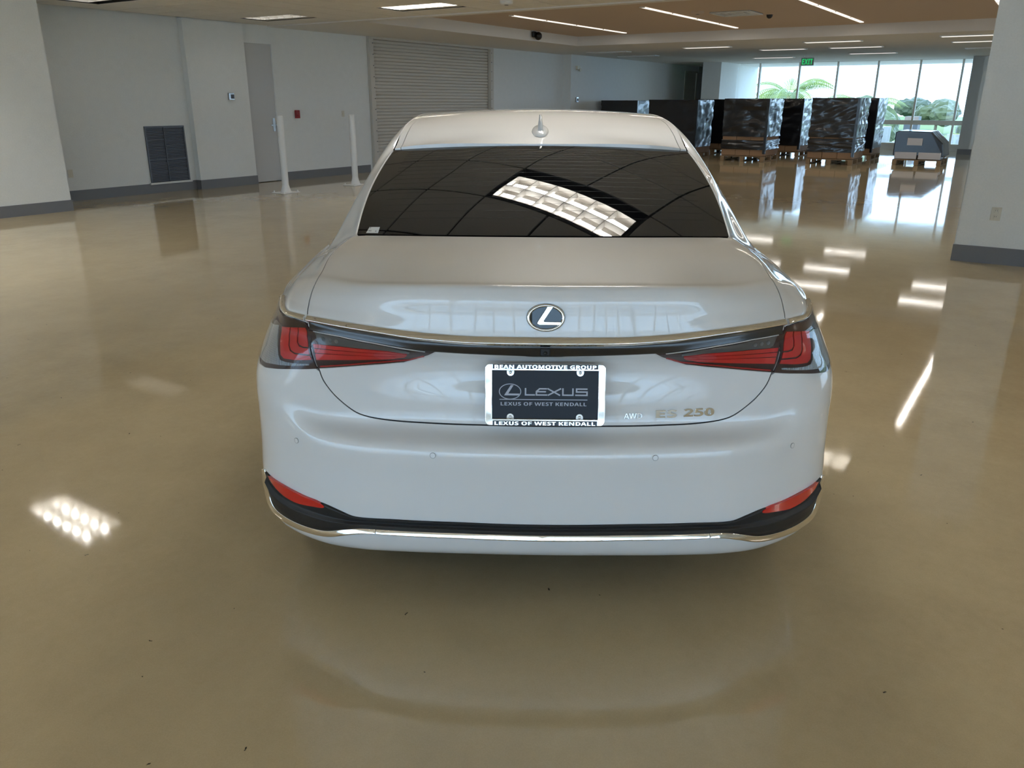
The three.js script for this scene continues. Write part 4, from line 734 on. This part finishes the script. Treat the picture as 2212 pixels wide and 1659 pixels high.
// lower black valence, chrome strip and reflectors
const VT = [[0, .355], [.108, .355], [.24, .355], [.42, .350], [.53, .3425], [.552, .3435], [.59, .355], [.635, .367], [.70, .374], [.776, .385], [.815, .393], [.848, .398]];
const CLT = [[0, .321], [.108, .321], [.244, .320], [.40, .315], [.479, .3105], [.526, .3065], [.579, .293], [.645, .2715], [.715, .2655], [.786, .2705], [.832, .283], [.848, .30], [.851, .352], [.850, .396]];
const CLB = [[0, .301], [.108, .301], [.245, .3015], [.40, .297], [.479, .2935], [.522, .288], [.565, .276], [.614, .255], [.649, .246], [.721, .2425], [.794, .2455], [.850, .26], [.862, .30], [.865, .338], [.862, .39]];
{ const g = strip(VT, [[0, .319], [.108, .319], [.244, .318], [.40, .313], [.479, .3085], [.526, .3045], [.579, .291], [.645, .2705], [.715, .2645], [.786, .2695], [.832, .285], [.846, .33]], [[0, -.004], [0, .006], [.06, .0065], [.34, .0022], [.40, .003], [.46, .0105], [.50, .0115], [.56, .010], [.8, .0045], [1, .0045], [1, -.008]], 90);
  part('valence', merged([g, mirrorGeo(g)]), M.satin, CAR, 'black plastic lower valence'); }
{ const mid = 9, prof = [[0, -.004], [0, .003], [.12, .0055], [.6, .0118], [.74, .0122], [.9, .009], [1, .003], [1, -.004]];
  const g = strip(CLT.slice(0, 5), CLB.slice(0, 5), prof, 40); part('chrome_strip', merged([g, mirrorGeo(g)]), M.chrome, CAR, 'chrome strip along the lower bumper');
  const h = strip([[.481, .3104], [.526, .3065], [.579, .293], [.645, .2715], [.715, .2655], [.786, .2705], [.826, .281], [.842, .302], [.848, .35], [.850, .392], [.852, .402]], [[.481, .2933], [.522, .288], [.570, .274], [.637, .249], [.721, .2425], [.798, .2475], [.846, .264], [.859, .297], [.863, .345], [.8605, .388], [.855, .404]], prof, 90, true, true); for (const side of [1, -1]) part('chrome_strip', side > 0 ? h : mirrorGeo(h), M.chrome, CAR, 'chrome strip curling up round the bumper corner'); }
{ const r = [[.832, .3955], [.792, .392], [.744, .384], [.696, .3765], [.658, .372], [.636, .3635], [.634, .3585], [.685, .350], [.733, .346], [.778, .356], [.818, .380]], poly = trace(smoothLine([...r, r[0]], 70).slice(0, -1));
  for (const side of [1, -1]) part('reflector', panel(side > 0 ? poly : mirror(poly), { off: .0085, skirt: .008, ds: .08, dv: .05, step: .006 }), phy({ color: lin(.62, .004, .004), roughness: .25, clearcoat: 1, clearcoatRoughness: .02 }), CAR, 'red reflector at the bumper corner'); }
// parking sensors
for (const [x, y] of [[-.71, .554], [-.303, .5655], [.303, .5655], [.711, .554]]) {
  const [s, v] = invert(x, y), p = surf(s, v), n = surfN(s, v); const q = new THREE.Quaternion().setFromUnitVectors(new THREE.Vector3(0, 0, 1), new THREE.Vector3(...n));
  const place = g => { g.applyQuaternion(q); g.translate(...p); return g; };
  const disc = new THREE.CylinderGeometry(.0072, .0072, .004, 24); disc.rotateX(Math.PI / 2); disc.translate(0, 0, .0006);
  const ps = part('parking_sensor', place(disc), M.paint, CAR); const ring = new THREE.TorusGeometry(.0077, .0004, 6, 28); ring.translate(0, 0, .0022); part('seal_ring', place(ring), M.sealGrey, ps);
}
// ---------------------------------------------------------------- tail lamps
const lampOutline = trace([[.640, .7715], [.697, .764], [.759, .7535], [.808, .7435], [.835, .7435], [.857, .752], [.866, .78], [.862, .82], [.848, .86], [.822, .895], [.795, .914], [.772, .922], [.768, .914], [.757, .903], [.735, .902], [.70, .9045], [.6615, .900], [.6505, .828], [.6405, .79], [.6345, .7725]]);
const innerOutline = trace([[.6295, .7735], [.545, .7835], [.497, .789], [.446, .7935], [.388, .8005], [.3515, .8135], [.3175, .831], [.293, .8475], [.32, .8478], [.46, .864], [.558, .8745], [.640, .879], [.6545, .8795], [.6455, .828], [.6355, .79]]);
const sh = (pts, off, o = {}) => panel(trace(pts), { off, skirt: .003, ds: .1, dv: .08, step: .006, ...o });
for (const side of [1, -1]) {
  const lamp = new THREE.Group(); lamp.name = 'tail_lamp'; lamp.userData.label = side > 0 ? 'right tail lamp wrapping round the corner' : 'left tail lamp wrapping round the corner'; CAR.add(lamp);
  const put = (name, g, m, lab) => part(name, side > 0 ? g : mirrorGeo(g), m, lamp, lab);
  put('housing', panel(lampOutline, { off: .003, ds: .1, dv: .1, skirt: .01, step: .008 }), M.lampBlack);
  put('red_light_guide', sh([[.748, .866], [.718, .873], [.722, .85], [.722, .823], [.716, .810], [.700, .8045], [.652, .8065], [.648, .797], [.705, .7885], [.737, .7865], [.748, .794], [.752, .83]], .0055), M.lampRed);
  put('red_light_guide', sh([[.714, .874], [.690, .879], [.693, .852], [.693, .836], [.686, .8265], [.674, .8245], [.656, .8255], [.653, .8105], [.699, .8085], [.712, .8135], [.717, .824], [.717, .85]], .006), M.lampRed);
  put('red_light_guide', sh([[.686, .880], [.663, .884], [.660, .858], [.657, .8295], [.673, .8285], [.684, .831], [.689, .837], [.689, .852]], .0055), M.lampRed);
  put('clear_reflector', sh([[.835, .838], [.82, .845], [.763, .866], [.763, .841], [.762, .812], [.757, .791], [.75, .780], [.734, .7775], [.705, .779], [.656, .784], [.657, .780], [.72, .770], [.806, .7565], [.836, .757], [.842, .79]], .0055), M.lampClear);
  put('lens', panel(lampOutline, { off: .0075, ds: .12, dv: .12, skirt: .006, step: .01 }), M.lens);
  const lid = new THREE.Group(); lid.name = 'lid_lamp'; lid.userData.label = side > 0 ? 'right inner lamp on the trunk lid' : 'left inner lamp on the trunk lid'; CAR.add(lid);
  const put2 = (name, g, m, lab) => part(name, side > 0 ? g : mirrorGeo(g), m, lid, lab);
  put2('housing', panel(innerOutline, { off: .003, ds: .1, dv: .08, skirt: .008, step: .008 }), M.lampBlack);
  put2('red_light_guide', sh([[.641, .8405], [.557, .844], [.484, .8425], [.425, .8405], [.374, .834], [.42, .8335], [.54, .8335], [.6385, .8305]], .0055), M.lampRed);
  put2('red_light_guide', sh([[.6375, .8285], [.54, .8315], [.42, .8315], [.374, .832], [.377, .8265], [.432, .823], [.556, .8215], [.6355, .8175]], .0058), M.lampRed);
  put2('red_light_guide', sh([[.635, .8155], [.556, .8195], [.432, .821], [.379, .8245], [.384, .821], [.416, .8135], [.447, .8105], [.534, .8055], [.633, .798]], .0055), M.lampRed);
  put2('smoked_cover', sh([[.634, .8755], [.556, .8705], [.414, .8535], [.366, .8435], [.367, .8365], [.425, .843], [.557, .8465], [.614, .8435], [.624, .849], [.629, .859]], .0055), M.lampSmoke);
  put2('white_edge', sh([[.6375, .8795], [.556, .8755], [.46, .8645], [.322, .8475], [.322, .8461], [.46, .8622], [.556, .8733], [.6375, .8775]], .0065), M.plasticWhite);
  put2('red_edge', sh([[.624, .782], [.536, .7925], [.438, .8035], [.372, .8125], [.330, .830], [.327, .828], [.370, .8100], [.438, .8012], [.536, .7898], [.623, .779]], .0062), M.lampDeep);
  for (const [x, y] of [[.607, .859], [.587, .859], [.568, .8585]]) { const [s, v] = invert(x, y), p = surf(s, v), n = surfN(s, v); const g = new THREE.SphereGeometry(.006, 14, 8, 0, Math.PI * 2, 0, Math.PI / 2); g.scale(1, .5, 1); g.rotateX(Math.PI / 2); g.applyQuaternion(new THREE.Quaternion().setFromUnitVectors(new THREE.Vector3(0, 0, 1), new THREE.Vector3(...n))); g.translate(p[0] + n[0] * .0058, p[1] + n[1] * .0058, p[2] + n[2] * .0058); put2('diode', g, M.lampClear); }
  put2('lens', panel(innerOutline, { off: .008, ds: .12, dv: .1, skirt: .006, step: .01 }), M.lens);
}
// ---------------------------------------------------------------- oval emblem, lettering, plate
function onSurface(g, x, y, off = 0) { const [s, v] = invert(x, y), p = surf(s, v), n = surfN(s, v); const o = new THREE.Matrix4(), zz = new THREE.Vector3(...n), xx = new THREE.Vector3(0, 1, 0).cross(zz).normalize(), yy = zz.clone().cross(xx); o.makeBasis(xx, yy, zz); g.applyMatrix4(o); g.translate(p[0] + n[0] * off, p[1] + n[1] * off, p[2] + n[2] * off); return g; }
function ovalRing(rx, ry, w, d) { const pts = []; for (let i = 0; i < 72; i++) { const t = i / 72 * Math.PI * 2; pts.push(new THREE.Vector3(Math.cos(t) * rx, Math.sin(t) * ry, 0)); } const g = new THREE.TubeGeometry(new THREE.CatmullRomCurve3(pts, true), 96, w, 8, true); g.scale(1, 1, d); return g; }
function hookShape(k, w) { // the slanted hook inside the oval
  const s = new THREE.Shape(); const P = [[.10, .80], [.38, .80], [-.14, -.24], [-.08, -.31], [.86, -.33], [.79, -.50], [-.36, -.50], [-.47, -.42], [-.44, -.30]]; P.forEach(([x, y], i) => i ? s.lineTo(x * k[0], y * k[1]) : s.moveTo(x * k[0], y * k[1])); s.closePath(); return s; }
{
  const em = new THREE.Group(); em.name = 'emblem'; em.userData.label = 'oval chrome emblem with a slanted hook'; CAR.add(em);
  const Y = .9435; const disc = new THREE.CylinderGeometry(1, 1, .004, 64); disc.rotateX(Math.PI / 2); disc.scale(.0495, .036, 1);
  const rim = ovalRing(.0488, .0357, .0022, 1); part('rim', onSurface(rim, 0, Y, .001), M.rubber, em);
  part('backing', onSurface(disc, 0, Y, .003), M.tint, em);
  part('ring', onSurface(ovalRing(.0458, .0325, .0042, .9), 0, Y, .0055), M.chrome, em);
  const hk = new THREE.ExtrudeGeometry(hookShape([.0465, .0355]), { depth: .003, bevelEnabled: true, bevelThickness: .002, bevelSize: .0016, bevelSegments: 3 }); hk.translate(0, .0, .004); part('hook', onSurface(hk, 0, Y, 0), M.chrome, em);
}
{ // model lettering
  const g1 = text('AWD', .0155, .002, .052, fontReg, .0005), g2 = text('ES', .0235, .003, .060, fontBold, .0008), g3 = text('250', .0245, .003, .088, fontBold, .0008);
  const tilt = g => { g.rotateZ(.0); return g; };
  part('lettering', onSurface(tilt(g1), .2475, .6545, .0005), M.chrome, CAR, 'small chrome letters AWD');
  part('lettering', onSurface(tilt(g2), .341, .6585, .0005), M.chrome, CAR, 'chrome letters ES'); part('lettering', onSurface(tilt(g3), .433, .6605, .0005), M.chrome, CAR, 'chrome number 250');
}
{ // dealer plate in a chrome frame
  const pl = new THREE.Group(); pl.name = 'number_plate'; pl.userData.label = 'dark dealer plate in a chrome frame with raised lettering'; CAR.add(pl);
  pl.position.set(.0015, .7285, -.052); pl.rotation.x = -.17;
  const W = .322, H = .166;
  const rr = (w, h, r) => { const s = new THREE.Shape(); s.moveTo(-w / 2 + r, -h / 2); s.lineTo(w / 2 - r, -h / 2); s.quadraticCurveTo(w / 2, -h / 2, w / 2, -h / 2 + r); s.lineTo(w / 2, h / 2 - r); s.quadraticCurveTo(w / 2, h / 2, w / 2 - r, h / 2); s.lineTo(-w / 2 + r, h / 2); s.quadraticCurveTo(-w / 2, h / 2, -w / 2, h / 2 - r); s.lineTo(-w / 2, -h / 2 + r); s.quadraticCurveTo(-w / 2, -h / 2, -w / 2 + r, -h / 2); return s; };
  const f = rr(W, H, .012), hole = rr(.290, .136, .003); f.holes.push(new THREE.Path(hole.getPoints(6).reverse()));
  const fg = new THREE.ExtrudeGeometry(f, { depth: .005, bevelEnabled: true, bevelThickness: .0025, bevelSize: .002, bevelSegments: 3, curveSegments: 8 }); part('plate_frame', fg, M.chrome, pl);
  M.plateDark = std({ color: lin(.02, .022, .03), roughness: .3 });
  for (const [y, s] of [[.0775, 'BEAN AUTOMOTIVE GROUP'], [-.0775, 'LEXUS OF WEST KENDALL']]) {
    const st = part('name_strip', rbox(.284, .0125, .002, .0008, 0, y, .0085), M.plateDark, pl); part('lettering', (() => { const g = text(s, .0105, .0022, .274, fontBold, .0004); g.translate(0, y, .0093); return g; })(), M.chrome, st); }
  for (const x of [-.094, .094]) for (const sy of [1, -1]) { const tab = new THREE.CylinderGeometry(.0095, .0095, .004, 24); tab.rotateX(Math.PI / 2); tab.translate(x, sy * .0615, .0035); const tb = part('screw_tab', merged([tab, pbox(.019, .010, .004, x, sy * .067, .0035)]), M.chrome, pl); const sc = new THREE.SphereGeometry(.0045, 14, 8); sc.scale(1, 1, .45); sc.translate(x, sy * .0615, .006); part('screw', sc, M.steel, tb); }
  const cw = 1200, ch = 600, cv = document.createElement('canvas'); cv.width = cw; cv.height = ch; const c = cv.getContext('2d');
  c.fillStyle = '#12131b'; c.fillRect(0, 0, cw, ch); c.fillStyle = c.strokeStyle = '#b9bcc6';
  c.lineWidth = 9; c.beginPath(); c.ellipse(215, 265, 118, 88, 0, 0, Math.PI * 2); c.stroke();
  c.beginPath(); [[222, 190], [254, 190], [196, 288], [322, 288], [310, 310], [150, 310], [160, 292]].forEach(([x, y], i) => i ? c.lineTo(x, y) : c.moveTo(x, y)); c.closePath(); c.fill();
  c.lineWidth = 17; c.lineJoin = 'miter'; c.lineCap = 'butt'; // wide block capitals
  const stroke = pts => { c.beginPath(); pts.forEach(([x, y], i) => i ? c.lineTo(x, y) : c.moveTo(x, y)); c.stroke(); };
  stroke([[385, 222], [385, 302], [490, 302]]); stroke([[620, 230], [540, 230], [505, 262], [505, 302], [625, 302]]); stroke([[508, 264], [610, 264]]);
  stroke([[625, 226], [765, 306]]); stroke([[775, 226], [630, 306]]); stroke([[795, 222], [795, 302], [905, 302], [905, 222]]); stroke([[1065, 230], [945, 230], [945, 264], [1060, 264], [1060, 302], [930, 302]]);
  c.fillRect(98, 352, 968, 9);
  c.font = 'bold 56px sans-serif'; c.textAlign = 'center'; c.save(); c.translate(582, 428); const wid = c.measureText('LEXUS OF WEST KENDALL').width; c.scale(955 / wid, 1); c.fillText('LEXUS OF WEST KENDALL', 0, 0); c.restore();
  const tx = new THREE.CanvasTexture(cv); tx.colorSpace = THREE.SRGBColorSpace;
  const pg = new THREE.PlaneGeometry(.296, .142); pg.translate(0, 0, .0022); part('plate', merged([pg]), phy({ map: tx, roughness: .3, specularIntensity: .45 }), pl, 'dark printed dealer plate');
  part('plate_backing', pbox(.30, .146, .004, 0, 0, -.0005), M.satin, pl);
}
// ---------------------------------------------------------------- wheels and underbody
const tyre = new THREE.LatheGeometry([[.215, -.105], [.29, -.112], [.325, -.105], [.336, -.08], [.336, .08], [.325, .105], [.29, .112], [.215, .105]].map(([r, y]) => new THREE.Vector2(r, y)), 56);
for (const [x, z] of [[.805, -1.06], [-.805, -1.06], [.805, -3.93], [-.805, -3.93]]) {
  const w = new THREE.Group(); w.name = 'wheel'; CAR.add(w); w.position.set(x, .336, z); w.rotation.z = x > 0 ? -Math.PI / 2 : Math.PI / 2;
  part('tyre', tyre, M.rubber, w); const rim = new THREE.LatheGeometry([[.05, .02], [.205, .03], [.222, .09], [.222, .1], [.21, .1], [.2, .06], [.06, .05]].map(([r, y]) => new THREE.Vector2(r, y)), 48); const r = part('rim', rim, M.steel, w);
  for (let k = 0; k < 10; k++) { const sp = pbox(.03, .02, .16, 0, .075, .13); sp.rotateY(k * Math.PI / 5); part('spoke', sp, M.steel, r); }
}
part('underbody', [pbox(1.4, .02, 4.1, 0, .22, -2.6), pbox(1.5, .55, .04, 0, .5, -1.45), pbox(1.2, .4, .5, 0, .48, -.6), pbox(1.4, .02, 4.3, 0, .78, -2.4)], M.underbody, CAR);
renderer.render(scene, camera);
